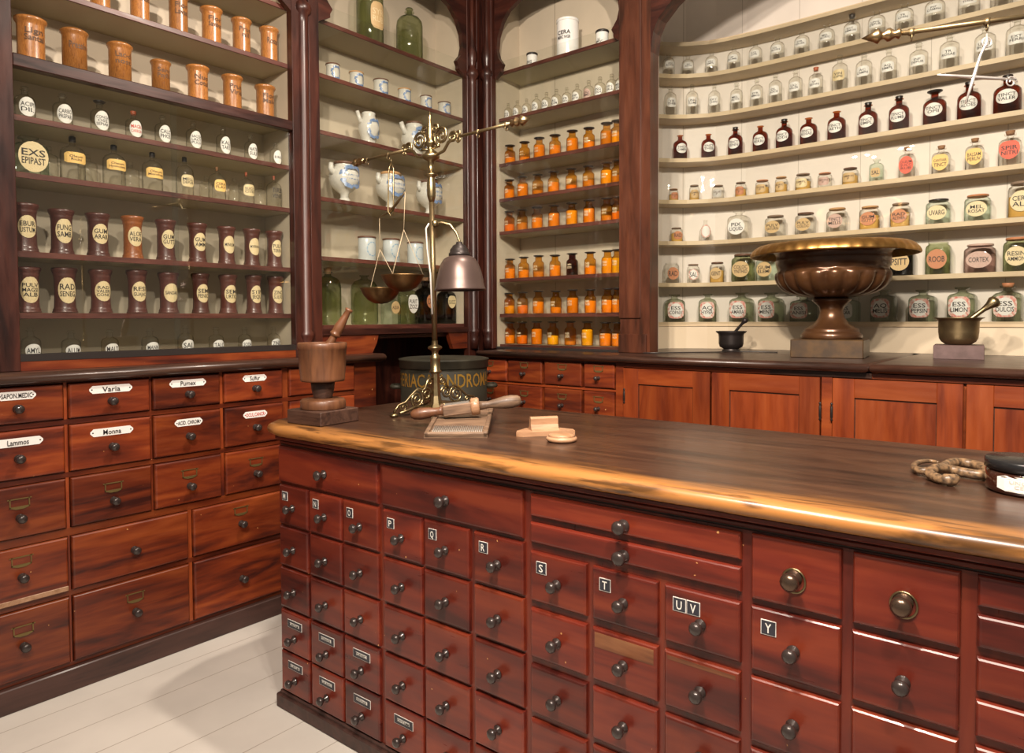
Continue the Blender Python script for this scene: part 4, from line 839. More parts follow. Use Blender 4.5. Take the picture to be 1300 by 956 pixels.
def specx(nm, prof, g, lb, ld, t, f, shape='oval', lh=.55, lz=.42):
    return dict(name=nm, cat='jar' if nm == 'glass_jar' else 'bottle', prof=prof, mat=G[g], sq=.35 if prof in ('jar', 'square') else 0, stop=('cap', K[ld]) if ld else None, label=(shape, .8, lh, lz, K[lb], K['ink']), text=t, fill=(.55, POW[f]) if f is not None else None)
row([(px, hp, wp, specx('glass_bottle' if pr in ('conic', 'square') else 'glass_jar', pr, g, lb, ld, t, f), wd) for px, hp, wp, lb, ld, pr, wd, t, f, g in L6], "on niche's sixth shelf", 1.873, on_niche, 'jars on the sixth niche shelf')
L7 = [(852.1, 28.5, 18, 'rust', None, 'clear jar with rust label', ['RAD'], 'clear', 0, 0), (879.8, 25, 15, 'orn', 'clothl', 'jar with red patterned label', ['SAL'], 'clear', 0, 0), (910.5, 27, 17.5, 'tan', 'lidb', 'jar with narrow tan label', ['GENT'], 'clear', 3, 0),
      (944, 36.5, 27, 'tan', 'lidb', 'green jar with round tan label', ['COLOC', 'YNTHID'], 'green', 0, 0), (974, 34, 24, 'tan', 'lidb', 'green jar half behind the urn', ['GUM', 'ELEMI'], 'aqua', 0, 0), (1144, 41, 28, 'tan', 'black', 'dark jar beside the urn rim', ['PSITT'], 'black', 0, 0),
      (1191, 45, 27.5, 'rust', None, 'dark green jar with red label', ['ROOB'], 'green', 0, 0), (1244, 38, 34, 'pink', 'pink', 'squat jar with faded label', ['CORTEX'], 'violet2', 0, 0), (1290.8, 45, 29, 'creaml', 'rust', 'dark jar with cream round label', ['RESIN', 'AMMON'], 'green', 0, 0)]
G['violet2'] = glass('faded_violet_glass', (.78, .68, .66), (.35, .27, .26), 1.)
row([(px, hp, wp, specx('glass_jar', 'jar', g, lb, ld, t, 3 if i in (2,) else None), wd) for i, (px, hp, wp, lb, ld, wd, t, g, f, _) in enumerate(L7)], "on niche's seventh shelf", 1.617, on_niche, 'jars on the seventh niche shelf')
L8 = [(855.8, 34.5, 25, ['ESS', 'COPAIV']), (898.3, 35, 22, ['AQ', 'HYPER']), (942, 36.5, 26.5, ['ESS', 'AMARA']), (978.8, 36.5, 27, ['ESS', 'MENT']), (1020, 33, 28, ['ESS', 'ANISI']), (1076, 33, 26, ['ESS', 'ROSAR']), (1122, 40, 27.5, ['AQ', 'MELIS']), (1171.5, 40, 29, ['ESS', 'PEPSIN']), (1221.4, 43.5, 30, ['ESS', 'LIMON']), (1279, 45, 31, ['ESS', 'DULCIS'])]
row([(px, hp, wp, dict(name='glass_bottle', prof='square', sq=.55, mat=G['moss'] if i not in (5,) else G['aqua'], label=('round', .80, .60, .42, K['orn'] if i != 5 else K['white'], K['ink']), text=t, stop=('cork', K['rust']) if i == 9 else None, turn=-.12), 'square green bottle with '+('ornate red' if i != 5 else 'plain white')+' label')
     for i, (px, hp, wp, t) in enumerate(L8)], "on the niche ledge", 1.376, on_niche, 'square green bottles on the niche ledge')
# ------------------------------------------------------------------ objects on the worktops
def lat_(o, prof, n=32, mi=0, **k): return MB().lathe(prof, n, mi, **k)
def world_thing(name, P, label, cat, rot=0):
    e = bpy.data.objects.new(name, None); COL.objects.link(e); e.location = P; e.rotation_euler = (0, 0, rot); ORG[e] = (0, 0, 0); e.empty_display_size = .05
    return tag(e, label, cat)
# urn
P = Vector((-.93, 3.52, 1.212))
u = world_thing('urn_plinth', P, 'square mottled wooden block under the big bronze urn', 'plinth', math.radians(7.5))
build('block', MB().box((-.158, -.150, 0), (.152, .150, .086), bv=.004), K['base'], u)
u = world_thing('bronze_urn', P+Vector((.0, .0, .0865)), 'big dark bronze urn with gadrooned bowl and gilded drooping rim', 'urn'); u.scale = (.91, .91, .955)
z0 = 1.2985
foot = [(.145, 0), (.148, .008), (.148, .022), (.138, .034), (.132, .040), (.134, .046), (.118, .056), (.085, .075), (.064, .105), (.057, .135), (.062, .160), (.085, .182), (.095, .190), (.095, .200), (.07, .206), (.06, .21)]
build('foot', MB().lathe(foot, 48), K['urn'], u, origin=(0, 0, 0))
NG = 20
def gad(a, z):
    k = abs(math.cos(a*NG/2)); top_z = .322+.018*k
    if z > top_z or z < .206: return 1
    t = min(1, (z-.206)/.02)*min(1, (top_z-z)/.008)
    return 1+.07*t*(k**.8-.62)
bowl = [(.05, .203), (.10, .206), (.155, .213), (.20, .226), (.230, .242), (.250, .260), (.264, .280), (.272, .300), (.274, .314), (.273, .322), (.270, .330), (.266, .337), (.266, .345), (.272, .360), (.276, .378), (.276, .396), (.274, .412), (.280, .428), (.298, .440), (.33, .447), (.36, .447)]
build('bowl', MB().lathe(bowl, 160, mod=gad, capt=False), K['urn'], u, origin=(0, 0, 0))
def rimm(a, z): return 1+.010*max(0, math.cos(a*44))**6
rim = [(.36, .445), (.384, .430), (.398, .414), (.403, .414), (.402, .424), (.394, .440), (.378, .456), (.357, .467), (.337, .468), (.32, .460), (.29, .44), (.25, .40), (.2, .33), (.1, .26), (0, .25)]
build('gilded_rim', MB().lathe(rim, 176, mod=rimm, capb=False), K['gold'], u, origin=(0, 0, 0))
# iron mortar
def mortar(name, P, s, label, m, prof, tip, base, m2=None, rk=.014):
    t = world_thing(name, P, label, 'mortar')
    build('bowl', MB().lathe([(r*s, z*s) for r, z in prof], 36), m, t, origin=(0, 0, 0))
    return t
mp_ = [(.60, 0), (.66, .02), (.66, .10), (.56, .17), (.60, .22), (.82, .34), (.90, .60), (.90, 1.10), (.93, 1.30), (1.12, 1.46), (1.12, 1.52), (1.02, 1.52), (.84, 1.40), (.80, 1.0), (.5, .4), (0, .32)]
P = at_z(928, 446.5, 1.212); P = Vector((P.x-.02, P.y+.05, 1.212))
t = mortar('iron_mortar', P, .075, 'small black iron mortar on the back worktop, left of the urn', K['iron'], mp_, None, None)
def pestle(P, a, b, label, m, prof):
    """a, b world ends; prof (fraction, radius)"""
    L_ = (b-a).length; t = world_thing('pestle', a, label, 'pestle'); q = (b-a).to_track_quat('Z', 'Y'); t.rotation_euler = q.to_euler()
    build('shaft', MB().lathe([(r, f*L_) for f, r in prof], 20), m, t, origin=(0, 0, 0)); return t
ipr = [(0, 0), (0, .014), (.05, .018), (.15, .014), (.3, .008), (.78, .0075), (.84, .011), (.90, .016), (.97, .014), (1, 0)]
pestle(P, P+Vector((-.028, 0, .052)), P+Vector((.085, .01, .185)), 'thin black iron pestle leaning in the small black mortar', K['iron'], ipr)
# brass mortar
P = Vector((-.425, 3.70, 1.212))
t = world_thing('wooden_block', P, 'low purple-brown block under the brass mortar', 'block', math.radians(6))
build('block', MB().box((-.105, -.10, 0), (.085, .10, .062), bv=.002), K['purple'], t)
P2 = P+Vector((-.012, .0, .0625))
bp = [(.42, 0), (.60, .02), (.68, .08), (.80, .17), (.90, .34), (.94, .70), (.95, 1.25), (1.06, 1.38), (1.18, 1.43), (1.18, 1.46), (1.02, 1.46), (.86, 1.35), (.84, .6), (.6, .25), (0, .18)]
t = mortar('brass_mortar', P2, .084, 'shiny brass mortar on the purple-brown block', K['brassd'], bp, None, None)
ppr = [(0, 0), (0, .016), (.04, .020), (.14, .016), (.3, .009), (.70, .011), (.80, .016), (.90, .027), (.96, .024), (1, 0)]
pestle(P2, P2+Vector((-.03, -.02, .05)), P2+Vector((.145, .02, .205)), 'brass pestle with round knob leaning in the brass mortar', K['brass'], ppr)
# cable on the back worktop
tag(build('power_cable', MB().tube([(-1.80, 3.27, 1.2165), (-1.73, 3.33, 1.2165), (-1.62, 3.45, 1.2165), (-1.52, 3.56, 1.2165), (-1.50, 3.66, 1.2165), (-1.40, 3.74, 1.2165), (-1.25, 3.72, 1.2165)], .0035, 6), K['black']), 'thin black cable lying on the back worktop near the pilaster', 'cable')
# round tin with gold letters
P = Vector((-2.66, 2.64, .78))
st = world_thing('low_stool', Vector((P.x, P.y, 0)), 'dark wooden stool carrying the round tin in the corner', 'stool')
mb = MB().lathe([(.24, .745), (.245, .75), (.245, .775), (.24, .78)], 32); build('seat', mb, W['dark'], st, origin=(0, 0, .745))
for a in range(4):
    an = PI/4+a*PI/2; build('leg', MB().tube([(.15*math.cos(an), .15*math.sin(an), .746), (.19*math.cos(an), .19*math.sin(an), 0)], [.02, .016], 10), W['dark'], st)
R_ = .232
t = world_thing('round_tin', P+Vector((0, 0, .0005)), 'large round black tin lettered in gold, behind the brass scale stand', 'tin')
build('body', MB().lathe([(R_, 0), (R_+.004, .006), (R_+.004, .015), (R_, .02), (R_, .372), (0, .372)], 56), K['pot'], t, origin=(0, 0, 0))
build('lid', MB().lathe([(R_+.004, .362), (R_+.007, .366), (R_+.007, .400), (R_+.011, .404), (R_+.009, .410), (R_-.01, .414), (0, .422)], 56), K['pot'], t, origin=(0, 0, 0))
mb = MB()
ang0 = math.atan2(-P.y, -P.x)
def wrap(x, z): a = ang0+.10+x/R_; return ((R_+.0012)*math.cos(a), (R_+.0012)*math.sin(a), z)
letters(mb, ['THERIACA ANDROMACHI'], .80, .085, wrap, 0, .305, stretch=1.0)
build('gold_lettering', mb, K['goldp'], t, recalc=False)
for sgn in (-1, 1):
    an = ang0+sgn*PI/2; c = Vector((math.cos(an), math.sin(an), 0)); d = Vector((-c.y, c.x, 0))
    pts = [c*(R_-.003)-d*.05+Vector((0, 0, .262)), c*(R_+.035)-d*.05+Vector((0, 0, .262)), c*(R_+.045)-d*.03+Vector((0, 0, .262)), c*(R_+.045)+d*.03+Vector((0, 0, .262)), c*(R_+.035)+d*.05+Vector((0, 0, .262)), c*(R_-.003)+d*.05+Vector((0, 0, .262))]
    build('handle', MB().tube(pts, .011, 10), K['pot'], t)
# ---- wooden mortar on the counter
B = Matrix.Rotation(A, 4, 'Z')
P = Vector((-2.115, 1.485, 1.0305))
t = world_thing('wooden_mortar', P, 'turned brown wooden mortar on a square foot at the counter end', 'mortar', math.radians(6))
build('square_base', MB().box((-.089, -.089, 0), (.089, .089, .050), bv=.003), W['walnutd'], t)
build('foot', MB().lathe([(.078, .050), (.080, .054), (.080, .078), (.074, .085), (.036, .088)], 32), W['walnut'], t, origin=(0, 0, .05))
build('stem', MB().lathe([(.034, .085), (.034, .095), (.040, .12), (.043, .152), (.03, .152)], 28), W['walnutd'], t, origin=(0, 0, .085))
build('bowl', MB().lathe([(.03, .148), (.076, .149), (.079, .156), (.078, .162), (.082, .20), (.084, .262), (.086, .264), (.087, .284), (.083, .288), (.068, .286), (.06, .24), (.045, .19), (0, .18)], 36), W['walnut'], t, origin=(0, 0, .148))
a = P+Vector((-.02, -.01, .20)); b = at_y(447, 391, 1.50)
b = EYE+ray(444, 392)*((depth(P)+.0)/1.0)
wpr = [(0, 0), (0, .018), (.1, .022), (.35, .018), (.50, .0125), (.53, .0125), (.545, .020), (.575, .020), (.59, .017), (.62, .0185), (.70, .0185), (.86, .0125), (.95, .0105), (.965, .0145), (.99, .0145), (1, .008), (1, 0)]
pestle(P, a, b, 'turned wooden pestle leaning in the wooden mortar', W['walnut'], wpr)
# ---- brass scale stand
def spiral(c, r0, r1, a0, turns, pl, n=26, k=1):
    out = []
    for i in range(n):
        q = i/(n-1); a = a0+k*2*PI*turns*q; r = r0+(r1-r0)*q
        out.append(c+pl[0]*(r*math.cos(a))+pl[1]*(r*math.sin(a)))
    return out
def scale_stand(P, rot, tilt, label, feet, L_=.463):
    t = world_thing('scale_stand', P, label, 'scale stand')
    t.rotation_euler = (Matrix.Rotation(tilt[1], 3, Vector(tilt[0])) @ Matrix.Rotation(rot, 3, 'Z')).to_euler()
    Z = Vector((0, 0, 1))
    pole = [(.024, .0), (.040, .004), (.040, .014), (.026, .03), (.020, .06), (.0175, .11), (.0175, .150)]
    build('column_foot', MB().lathe(pole, 8, smooth=False, rot=PI/8), K['brass'], t, origin=(0, 0, 0))
    mb = MB().lathe([(.0175, .150), (.024, .153), (.025, .158), (.019, .164), (.0195, .205), (.021, .212), (.017, .22), (.012, .226), (.014, .240), (.026, .247), (.029, .252), (.026, .257), (.012, .264), (.0115, .28)], 24)
    build('collar', mb, K['brass'], t, origin=(0, 0, .15))
    build('pole', MB().lathe([(.0105, .27), (.0105, .84)], 16), K['copper'] if False else K['brassd'], t, origin=(0, 0, .27))
    fpr = ([(.0105, .775), (.0175, .80), (.0175, .845), (.0145, .87), (.0145, .873), (.027, .879), (.027, .884), (.013, .888), (.013, .935), (.030, .945), (.036, .951), (.036, .958), (.022, .966), (.016, .978), (.010, .985), (.012, .993), (.023, 1.004), (.023, 1.009), (.013, 1.016), (.016, 1.035), (.012, 1.065), (.006, 1.098), (.009, 1.106), (.006, 1.112), (0, 1.135)])
    build('finial', MB().lathe([(r, z+.055) for r, z in fpr], 20), K['brass'], t, origin=(0, 0, .83))
    zb = 1.060
    for sg in (-1, 1):
        X = Vector((sg, 0, 0)); pl = (X, Z)
        mb = MB().tube([X*.135+Z*zb, X*(L_-.03)+Z*zb], .0058, 10)
        build('beam', mb, K['brassd'], t)
        mb = MB()
        mb.tube(spiral(X*.062+Z*(zb+.020), .040, .007, -PI*.6, 1.9, pl, 40, -1), .0058, 7)
        mb.tube(spiral(X*.028+Z*(zb+.055), .020, .004, -PI*.2, 1.4, pl, 24), .005, 7)
        mb.tube([X*.012+Z*(zb-.030), X*.04+Z*(zb-.048), X*.075+Z*(zb-.040), X*.10+Z*(zb-.012), X*.14+Z*zb], .006, 8)
        mb.tube([X*.014+Z*(zb-.02), X*.04+Z*(zb-.018), X*.05+Z*(zb-.005)], .005, 7)
        mb.tube(spiral(X*.125+Z*(zb+.004), .022, .005, 0, 1.5, pl, 26), .0058, 7)
        mb.tube(spiral(X*.155+Z*(zb+.012), .012, .003, PI, 1.2, pl, 16, -1), .004, 7)
        mb.tube(spiral(X*.155+Z*(zb-.010), .010, .003, PI, 1.2, pl, 16), .004, 7)
        build('scroll_bracket', mb, K['brass'], t)
        def TX(x, y, z, sg=sg): return (sg*z, y, zb+x)
        build('beam_tip', MB().lathe([(.006, L_-.050), (.014, L_-.043), (.008, L_-.035), (.016, L_-.024), (.016, L_-.018), (.008, L_-.010), (.011, L_-.004), (.019, L_+.003), (.012, L_+.014), (0, L_+.040)], 12, T=TX), K['copper'], t)
        mb = MB()
        for xx in (.15, L_*.55, L_-.07):
            mb.tube([X*xx+Z*(zb-.014)+Vector((0, .008*math.cos(a), .008*math.sin(a))) for a in [2*PI*i/12 for i in range(12)]], .0016, 5, closed=True)
            mb.tube([X*xx+Z*(zb+.0065)+Vector((0, 0, -.0), ), X*xx+Z*(zb-.008)], .0075, 8)
        build('hook_ring', mb, K['brassd'], t)
    for fa in feet:
        X = Vector((math.cos(fa), math.sin(fa), 0)); pl = (X, Z); mb = MB()
        mb.tube([X*.016+Z*.130, X*.030+Z*.135, X*.045+Z*.118, X*.060+Z*.085, X*.095+Z*.095, X*.130+Z*.070, X*.155+Z*.048, X*.190+Z*.040, X*.212+Z*.016], .005, 8)
        mb.tube([X*.020+Z*.022, X*.07+Z*.018, X*.11+Z*.026, X*.15+Z*.014, X*.185+Z*.010], .006, 8)
        mb.tube(spiral(X*.100+Z*.056, .036, .006, PI*.5, 2.0, pl, 40), .0050, 7)
        mb.tube(spiral(X*.050+Z*.070, .028, .005, PI, 1.8, pl, 32, -1), .0046, 7)
        mb.tube(spiral(X*.034+Z*.115, .014, .004, 0, 1.4, pl, 20), .0036, 7)
        mb.tube(spiral(X*.165+Z*.030, .020, .004, PI, 1.5, pl, 24, -1), .004, 7)
        mb.lathe([(0, 0), (.016, .001), (.018, .006), (.010, .012), (0, .014)], 12, c=(X.x*.212, X.y*.212, 0))
        build('scroll_foot', mb, K['brass'], t)
    return t
SP = Vector((-1.995, 1.935, 1.0345))
rv = CR.copy(); rv.z = 0; rv.normalize(); fv = Vector((CF.x, CF.y, 0)).normalized()
sst = scale_stand(SP, 0, (fv, -.0145), 'tall ornate brass scale stand with scrolled feet at the counter\'s left end', [-PI/2-.05, PI/2-.15, PI-.5])
SP2 = Vector((.075, 2.06, 1.0305))
scale_stand(SP2, PI+math.radians(18), (fv, 0), 'second brass scale stand whose spear-tipped beam enters at top right', [PI, PI/2+.3, -PI/2-.3], .50)
def tiltpt(x, y, z):   # a point of the leaning stand in the world
    return SP+(Matrix.Rotation(-.0145, 3, fv) @ Vector((x, y, z)))
# lamp clamped to the pole: a part of the stand
o_ = sst
inv = (Matrix.Rotation(-.0145, 3, fv)).inverted()
def loc(v): return inv @ (Vector(v))
lp = lambda r_, f_, z_: loc(rv*r_+fv*f_+Vector((0, 0, z_)))
ZL = .745; mb = MB()
mb.tube([lp(-.02, 0, ZL), lp(.03, 0, ZL+.004), lp(.06, -.005, ZL-.005), lp(.085, -.01, ZL-.035), lp(.098, -.012, ZL-.07), lp(.10, -.012, ZL-.10)], .0055, 9)
mb.lathe([(.012, -.012), (.015, -.008), (.015, .008), (.012, .012)], 14, c=tuple(lp(0, 0, ZL)))
mb.lathe([(.010, 0), (.014, .008), (.010, .016), (.006, .02)], 12, c=tuple(lp(.10, -.012, ZL-.105)))
arm = build('lamp_arm', mb, K['brass'], sst); arm['label'] = 'curved brass lamp arm'
c = lp(.107, -.012, 0)
sh = [(.098, -.265), (.101, -.268), (.102, -.262), (.098, -.255), (.093, -.225), (.085, -.190), (.074, -.160), (.062, -.142), (.048, -.134), (.040, -.131)]
mb = MB().lathe([(r, ZL+z) for r, z in sh], 40, c=(c.x, c.y, 0), capt=False, capb=False)
mb.lathe([(.0960, ZL-.262), (.090, ZL-.225), (.082, ZL-.190), (.071, ZL-.161), (.058, ZL-.144), (.04, ZL-.133)], 40, c=(c.x, c.y, 0), capt=False, capb=False)
shd = build('lamp_shade', mb, K['shade'], sst); shd['label'] = 'bell shaped brown metal lamp shade'
build('lamp_cap', MB().lathe([(.041, ZL-.132), (.043, ZL-.128), (.043, ZL-.120), (.038, ZL-.117), (.037, ZL-.106), (.030, ZL-.098), (.026, ZL-.090), (.014, ZL-.084), (.012, ZL-.076)], 28, c=(c.x, c.y, 0)), K['iron'], sst)
tag(build('lamp_cable', MB().tube([lp(-.022, -.01, ZL), lp(-.034, -.01, ZL-.02), lp(-.030, -.01, ZL-.10), lp(-.018, -.01, ZL-.20), lp(-.012, -.012, ZL-.36)], .0035, 8), K['cable'], sst))
# hanging balance
bd = depth(tiltpt(-.2, 0, 1.06)); kk = bd
hk = EYE+ray(496, 203)*bd
hk = tiltpt(0, 0, 1.060)+Vector((-.19, 0, 0))
for _ in range(6):
    e = proj(hk)[0]-496.5; hk.x -= e*depth(hk)/FPX/.78
hkz = hk.z-.022
D0 = depth(hk)
t = world_thing('hanging_balance', Vector((hk.x, hk.y, hkz)), 'small hanging brass balance with two tarnished pans, left of the lamp', 'balance')
def W2(px, py, d): return EYE+ray(px, py)*d
piv = W2(496, 268, D0)
o0 = Vector((hk.x, hk.y, hkz))
mb = MB(); top_ = Vector((hk.x, hk.y, hkz))
dd = fv*.0
a1 = piv+rv*.0115; a2 = piv-rv*.0115; up1 = Vector((hk.x, hk.y, 0))+rv*.010; up1.z = hkz-.045; up2 = Vector((hk.x, hk.y, 0))-rv*.010; up2.z = hkz-.045
mb.tube([top_-o0, top_-o0+Vector((0, 0, -.02))], .0022, 6)
mb.tube([top_-o0+Vector((0, 0, -.018)), up1-o0, a1-o0, piv-o0+Vector((0, 0, -.022)), a2-o0, up2-o0, top_-o0+Vector((0, 0, -.018))], .0032, 7)
build('stirrup', mb, K['brass'], t)
eR = W2(514.3, 244, D0-.10); eL = W2(481.7, 276, D0+.095)
build('balance_beam', MB().tube([eL-o0, (eL+piv)/2-o0, piv-o0, (eR+piv)/2-o0, eR-o0], [.003, .005, .0065, .005, .003], 8), K['brassd'], t)
for e, (cx_, cy_), d, r in ((eR, (511, 350), D0-.10, .084), (eL, (483, 366.5), D0+.095, .084)):
    cpan = W2(cx_, cy_, d); mb = MB()
    pr = [(r, 0), (r*1.03, .001), (r*1.03, .004), (r, .004)]
    pr = [(0, -.066), (r*.35, -.062), (r*.65, -.048), (r*.88, -.026), (r, -.004), (r*1.035, 0), (r*1.035, .003), (r*.98, .002), (r*.85, -.023), (r*.62, -.044), (r*.3, -.057), (0, -.061)]
    mb.lathe(pr, 36, c=tuple(cpan-o0)); build('pan', mb, K['pan'], t)
    kn = e.copy(); kn.z = e.z-(e.z-cpan.z)*.45; kn.x = (e.x+cpan.x)/2; kn.y = (e.y+cpan.y)/2
    mb = MB().tube([e-o0, kn-o0], .0012, 5)
    for q in range(3):
        an = 2*PI*q/3+.9; mb.tube([kn-o0, cpan-o0+Vector((r*math.cos(an), r*math.sin(an), .002))], .0011, 5)
    build('pan_string', mb, K['string'], t)
# pale balance on the second stand
R2_ = Matrix.Rotation(PI+math.radians(18), 3, 'Z')
h2 = SP2+R2_ @ Vector((.275, 0, 1.060))
for _ in range(1): pass
bx = R2_ @ Vector((1, 0, 0)); d2 = depth(h2); sc_ = d2/FPX
o0 = h2+Vector((0, 0, -.028)); t = world_thing('hanging_balance', o0, 'pale silver balance beam with scroll ends, hanging at top right', 'balance')
pv = EYE+ray(1236, 98)*d2; v = pv-o0; mb = MB()
mb.tube([Vector((0, 0, 0)), Vector((0, 0, -.02)), v*.5, v, v*1.6], [.0022, .0035, .003, .0045, .002], 7)
mb.tube([Vector((.0, 0, -.02))+rv*(.011*math.cos(a))+Vector((0, 0, .011*math.sin(a))) for a in [2*PI*i/14 for i in range(14)]], .0022, 6, closed=True)
build('stirrup', mb, K['steel'], t)
a = EYE+ray(1190, 95)*d2-o0; b = EYE+ray(1290, 101)*d2-o0; mb = MB().tube([a, (a+v)/2, v, (b+v)/2, b], [.0018, .0035, .0045, .0035, .0022], 7)
mb.tube(spiral(b+Vector((0, 0, -.006))-rv*.012, .014, .003, 0, 1.5, (rv, Vector((0, 0, 1))), 24), .0018, 6)
build('balance_beam', mb, K['steel'], t)
# ---- ridged board with roller
Pa, Pb, Pc = at_z(538, 556, 1.0305), at_z(619, 556, 1.0305), at_z(655, 517, 1.0305)
ux = (Pb-Pa); wx = ux.length; ux.normalize(); uy = Vector((-ux.y, ux.x, 0)); ly = .62*(Pc-Pb).length
ang = math.atan2(ux.y, ux.x); skew = 0
ly = .42
t = world_thing('ridged_board', Pa, 'flat wooden pill board with raised rim and ridged metal grid', 'board', ang); t.rotation_euler = (.095, 0, ang)
mb = MB(); h_ = .016
mb.box((0, 0, 0), (wx, ly, h_*.55)).box((0, 0, 0), (wx, .016, h_), bv=.002).box((0, 0, 0), (.014, ly, h_), bv=.002).box((wx-.014, 0, 0), (wx, ly, h_+.003), bv=.002)
build('board', mb, W['oak'], t, origin=(0, 0, 0))
mb = MB(); n = 26
for i in range(n):
    x = .022+(wx-.044)*i/(n-1); mb.tube([(x, .024, h_*.6), (x, .11, h_*.6)], .0022, 5)
build('ridged_grid', mb, K['felt'], t)
# roller tool
e1 = EYE+ray(521, 527)*((at_z(521, 529, 1.04)-EYE).dot(CF)); e2 = EYE+ray(662, 508.5)*((at_z(662, 511, 1.045)-EYE).dot(CF)-.12)
e1.z = 1.062; e2.z = 1.078
e1 = at_z(521, 527, 1.073); e2 = at_z(662, 508, 1.121)
# both ends rest on the board: keep it in front of the stand
d1, d2_ = depth(e1), depth(e2)
ax = (e2-e1); LL = ax.length; ax.normalize()
t = world_thing('pill_roller', e1, 'long wooden pill roller with two turned handles lying across the ridged board', 'roller')
q = ax.to_track_quat('X', 'Z'); t.rotation_euler = q.to_euler()
TXr = lambda x, y, z: (z, x, y)
build('handle', MB().lathe([(0, 0), (.010, .002), (.017, .012), (.021, .035), (.018, .065), (.0135, .085), (.014, .100), (.018, .112)], 16, T=TXr), W['walnut'], t, origin=(0, 0, 0))
mb = MB().box((.112, -.022, -.020), (LL-.17, .022, .018), bv=.004); build('bar', mb, W['oak'], t)
mb = MB().box((.120, -.017, .018), (LL-.18, .017, .0195)); n = 40
for i in range(n):
    x = .122+(LL-.305)*i/(n-1); mb.box((x, -.017, .0193), (x+.003, .017, .0215))
build('ridged_grid', mb, K['felt'], t)
build('ring', MB().lathe([(.026, LL-.175), (.030, LL-.170), (.030, LL-.150), (.026, LL-.145)], 20, T=TXr), W['pale'], t)
build('handle', MB().lathe([(.016, LL-.145), (.014, LL-.13), (.0125, LL-.115), (.015, LL-.10), (.022, LL-.06), (.023, LL-.035), (.019, LL-.012), (.013, LL-.004), (0, LL)], 16, T=TXr), W['oak'], t)
# pale wooden finisher and disc
Pa, Pb = at_z(664, 555, 1.0305), at_z(730, 552, 1.0305)
ux = Pb-Pa; wx = ux.length; ang = math.atan2(ux.y, ux.x)
t = world_thing('pill_finisher', Pa, 'pale wooden pill smoother with raised grip on the counter', 'tool', ang)
poly = [(.0, 0), (wx, 0), (wx+.004, .03), (wx-.03, .07), (wx-.05, .085), (.03, .085), (-.01, .04), (-.018, .015)]
build('base_plate', MB().prism(poly, 0, .014), W['pale'], t)
mb = MB(); prof = [(.020, .014), (.030, .020), (.036, .032), (.036, .050), (.041, .056), (.052, .056), (.056, .050), (.056, .032), (.062, .020), (.072, .014)]
mb.prism(prof, .035, wx-.045, T=lambda a, b_, q: (q, a, b_)); build('grip', mb, W['pale'], t)
P = at_z(713, 560, 1.0305)
t = world_thing('wooden_disc', P, 'small pale round wooden lid lying in front of the smoother', 'lid')
build('disc', MB().lathe([(0, 0), (.040, 0), (.046, .004), (.047, .010), (.043, .014), (.039, .0145), (.041, .017), (.037, .021), (.02, .025), (0, .026)], 40), W['pale'], t, origin=(0, 0, 0))
# snake
def cr(pts, n=6):
    P_ = [Vector(p) for p in pts]; out = []
    for i in range(len(P_)-1):
        a, b, c_, d = P_[max(i-1, 0)], P_[i], P_[i+1], P_[min(i+2, len(P_)-1)]
        for k in range(n):
            s = k/n; out.append(.5*((2*b)+(c_-a)*s+(2*a-5*b+4*c_-d)*s*s+(3*b-a-3*c_+d)*s**3))
    return out+[P_[-1]]
sp = [(1194, 589), (1180, 587.5), (1166, 590), (1161, 596), (1172, 600), (1190, 601), (1205, 604), (1216, 606.5)]
path = []
for q in [(1192, 591, .012), (1180, 589, .012), (1166, 591, .013), (1160, 597, .013), (1170, 602, .013), (1190, 601.5, .015), (1202, 595, .017), (1216, 592, .016), (1236, 594, .014), (1252, 600, .013), (1255, 605, .013), (1244, 607, .013), (1225, 604.5, .013), (1205, 601, .016), (1188, 602, .022), (1180, 606, .016), (1188, 610, .012), (1200, 614, .011), (1214, 614.5, .0105)]:
    p = at_z(q[0], q[1], 1.0305+q[2]*.4); p.z = 1.0305+q[2]; path.append(p)
pts = cr(path, 6); n = len(pts)
rad = [(.0035+.0065*min(1, i/(n*.35))) if i < n*.80 else (.0095 if i < n*.9 else (.0085 if i < n*.93 else (.0115 if i < n*.985 else .007))) for i in range(n)]
rad = [r*1.12 for r in rad]
pts = [Vector((p.x, p.y, max(p.z, 1.031+r))) for p, r in zip(pts, rad)]
o = tag(build('snake', MB().tube(pts, rad, 12), K['snake']), 'coiled dried snake with patterned brown skin on the counter', 'snake')
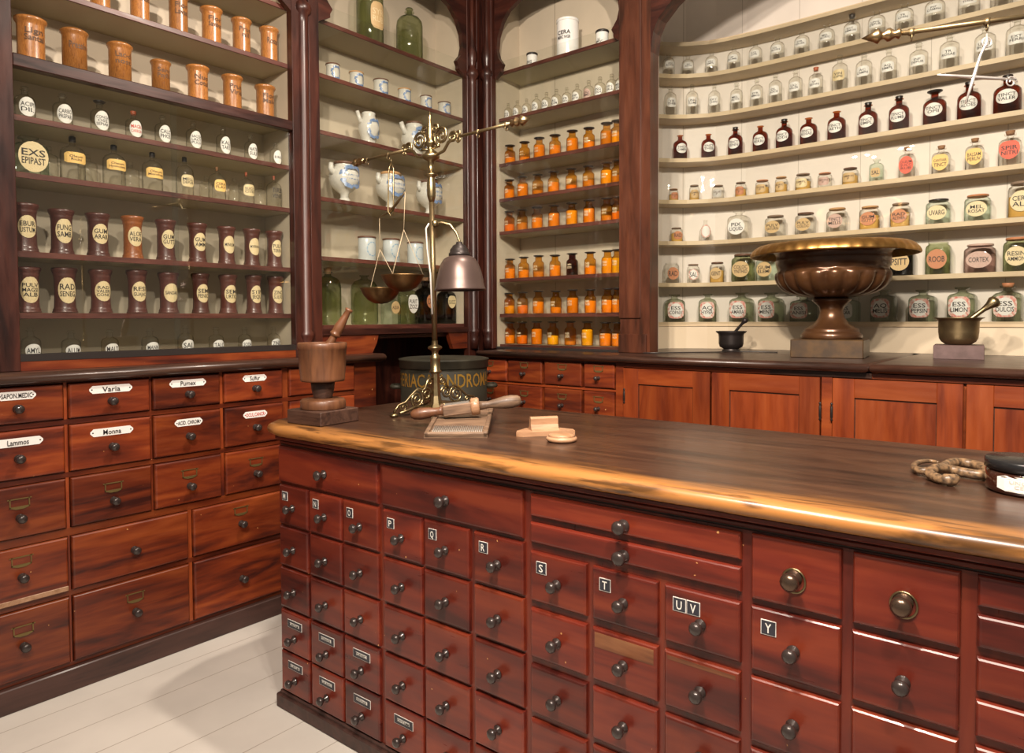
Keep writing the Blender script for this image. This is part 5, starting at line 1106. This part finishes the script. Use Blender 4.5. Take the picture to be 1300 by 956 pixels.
# brown jar at the right edge
P = at_z(1304, 632, 1.0305)+Vector((0, .06, 0)); P.z = 1.0305
while proj(P-CR*.077)[0] < 1258: P.x += .004
P -= CF*0
t = world_thing('ointment_jar', P, 'low dark brown glass jar with black lid and white label, right counter edge', 'jar', math.atan2(P.x, -P.y)*-1*0)
build('glass_body', MB().lathe([(0, 0), (.070, 0), (.076, .006), (.077, .012), (.077, .044), (.07, .050)], 96), mat('dark_brown_glass', (.035, .010, .006), .08, coat=1.0), t, origin=(0, 0, 0))
build('lid', MB().lathe([(.074, .048), (.079, .050), (.079, .067), (.076, .070), (0, .071)], 48), mat('black_lid', (.012, .012, .013), .22), t, origin=(0, 0, .050))
mb = MB(); a0 = math.atan2(-P.y, -P.x)+.02
fl1 = lambda x, z: ((.0778)*math.cos(a0+x/.077), .0778*math.sin(a0+x/.077), z); fl2 = lambda x, z: ((.0784)*math.cos(a0+x/.077), .0784*math.sin(a0+x/.077), z)
patch(mb, 'rect', .120, .032, fl1, 0, .026); letters(mb, ['UNGUENT.', 'CEREUM'], .07, .018, fl2, 1, .026)
build('paper_label', mb, [K['white'], K['grey']], t, recalc=False)
# ------------------------------------------------------------------ light
wd = bpy.data.worlds.new('world'); SC.world = wd; wd.use_nodes = True
wd.node_tree.nodes['Background'].inputs[0].default_value = (1, .93, .82, 1); wd.node_tree.nodes['Background'].inputs[1].default_value = .20
def lamp(P, target, power, r=.05, col=(1, .87, .70), spread=120):
    l = bpy.data.lights.new('ceiling_spot', 'AREA'); l.shape = 'DISK'; l.size = r*2; l.energy = power; l.color = col; l.spread = math.radians(spread)
    o = bpy.data.objects.new('ceiling_spot', l); COL.objects.link(o); o.location = P
    o.rotation_euler = (Vector(target)-Vector(P)).to_track_quat('-Z', 'Y').to_euler(); return o
WRM = (1, .86, .73)
lamp((-.85, .45, 3.15), (-.9, 4.0, 1.9), 36, col=WRM)
lamp((.10, .55, 3.15), (-.1, 4.1, 1.9), 33, col=WRM)
lamp((-1.35, 1.95, 3.5), (-3.0, 1.2, 1.5), 26, col=WRM)
lamp((-.35, -.35, 3.1), (-3.0, 2.6, 1.6), 36, col=WRM)
lamp((.35, .25, 3.1), (-2.3, 3.4, 1.6), 24, col=WRM)
lamp((-.55, .15, 3.2), (-.5, 1.6, .9), 30, col=WRM)
lamp((.35, .45, 3.2), (.1, 1.6, .9), 22, col=WRM)
SC.view_settings.view_transform = 'Standard'; SC.view_settings.look = 'None'; SC.view_settings.gamma = 1; SC.view_settings.exposure = 0.0
SC.view_settings.use_curve_mapping = False
SC.cycles.use_denoising = True
SC.cycles.max_bounces = 10; SC.cycles.transparent_max_bounces = 24; SC.cycles.diffuse_bounces = 3; SC.cycles.glossy_bounces = 3
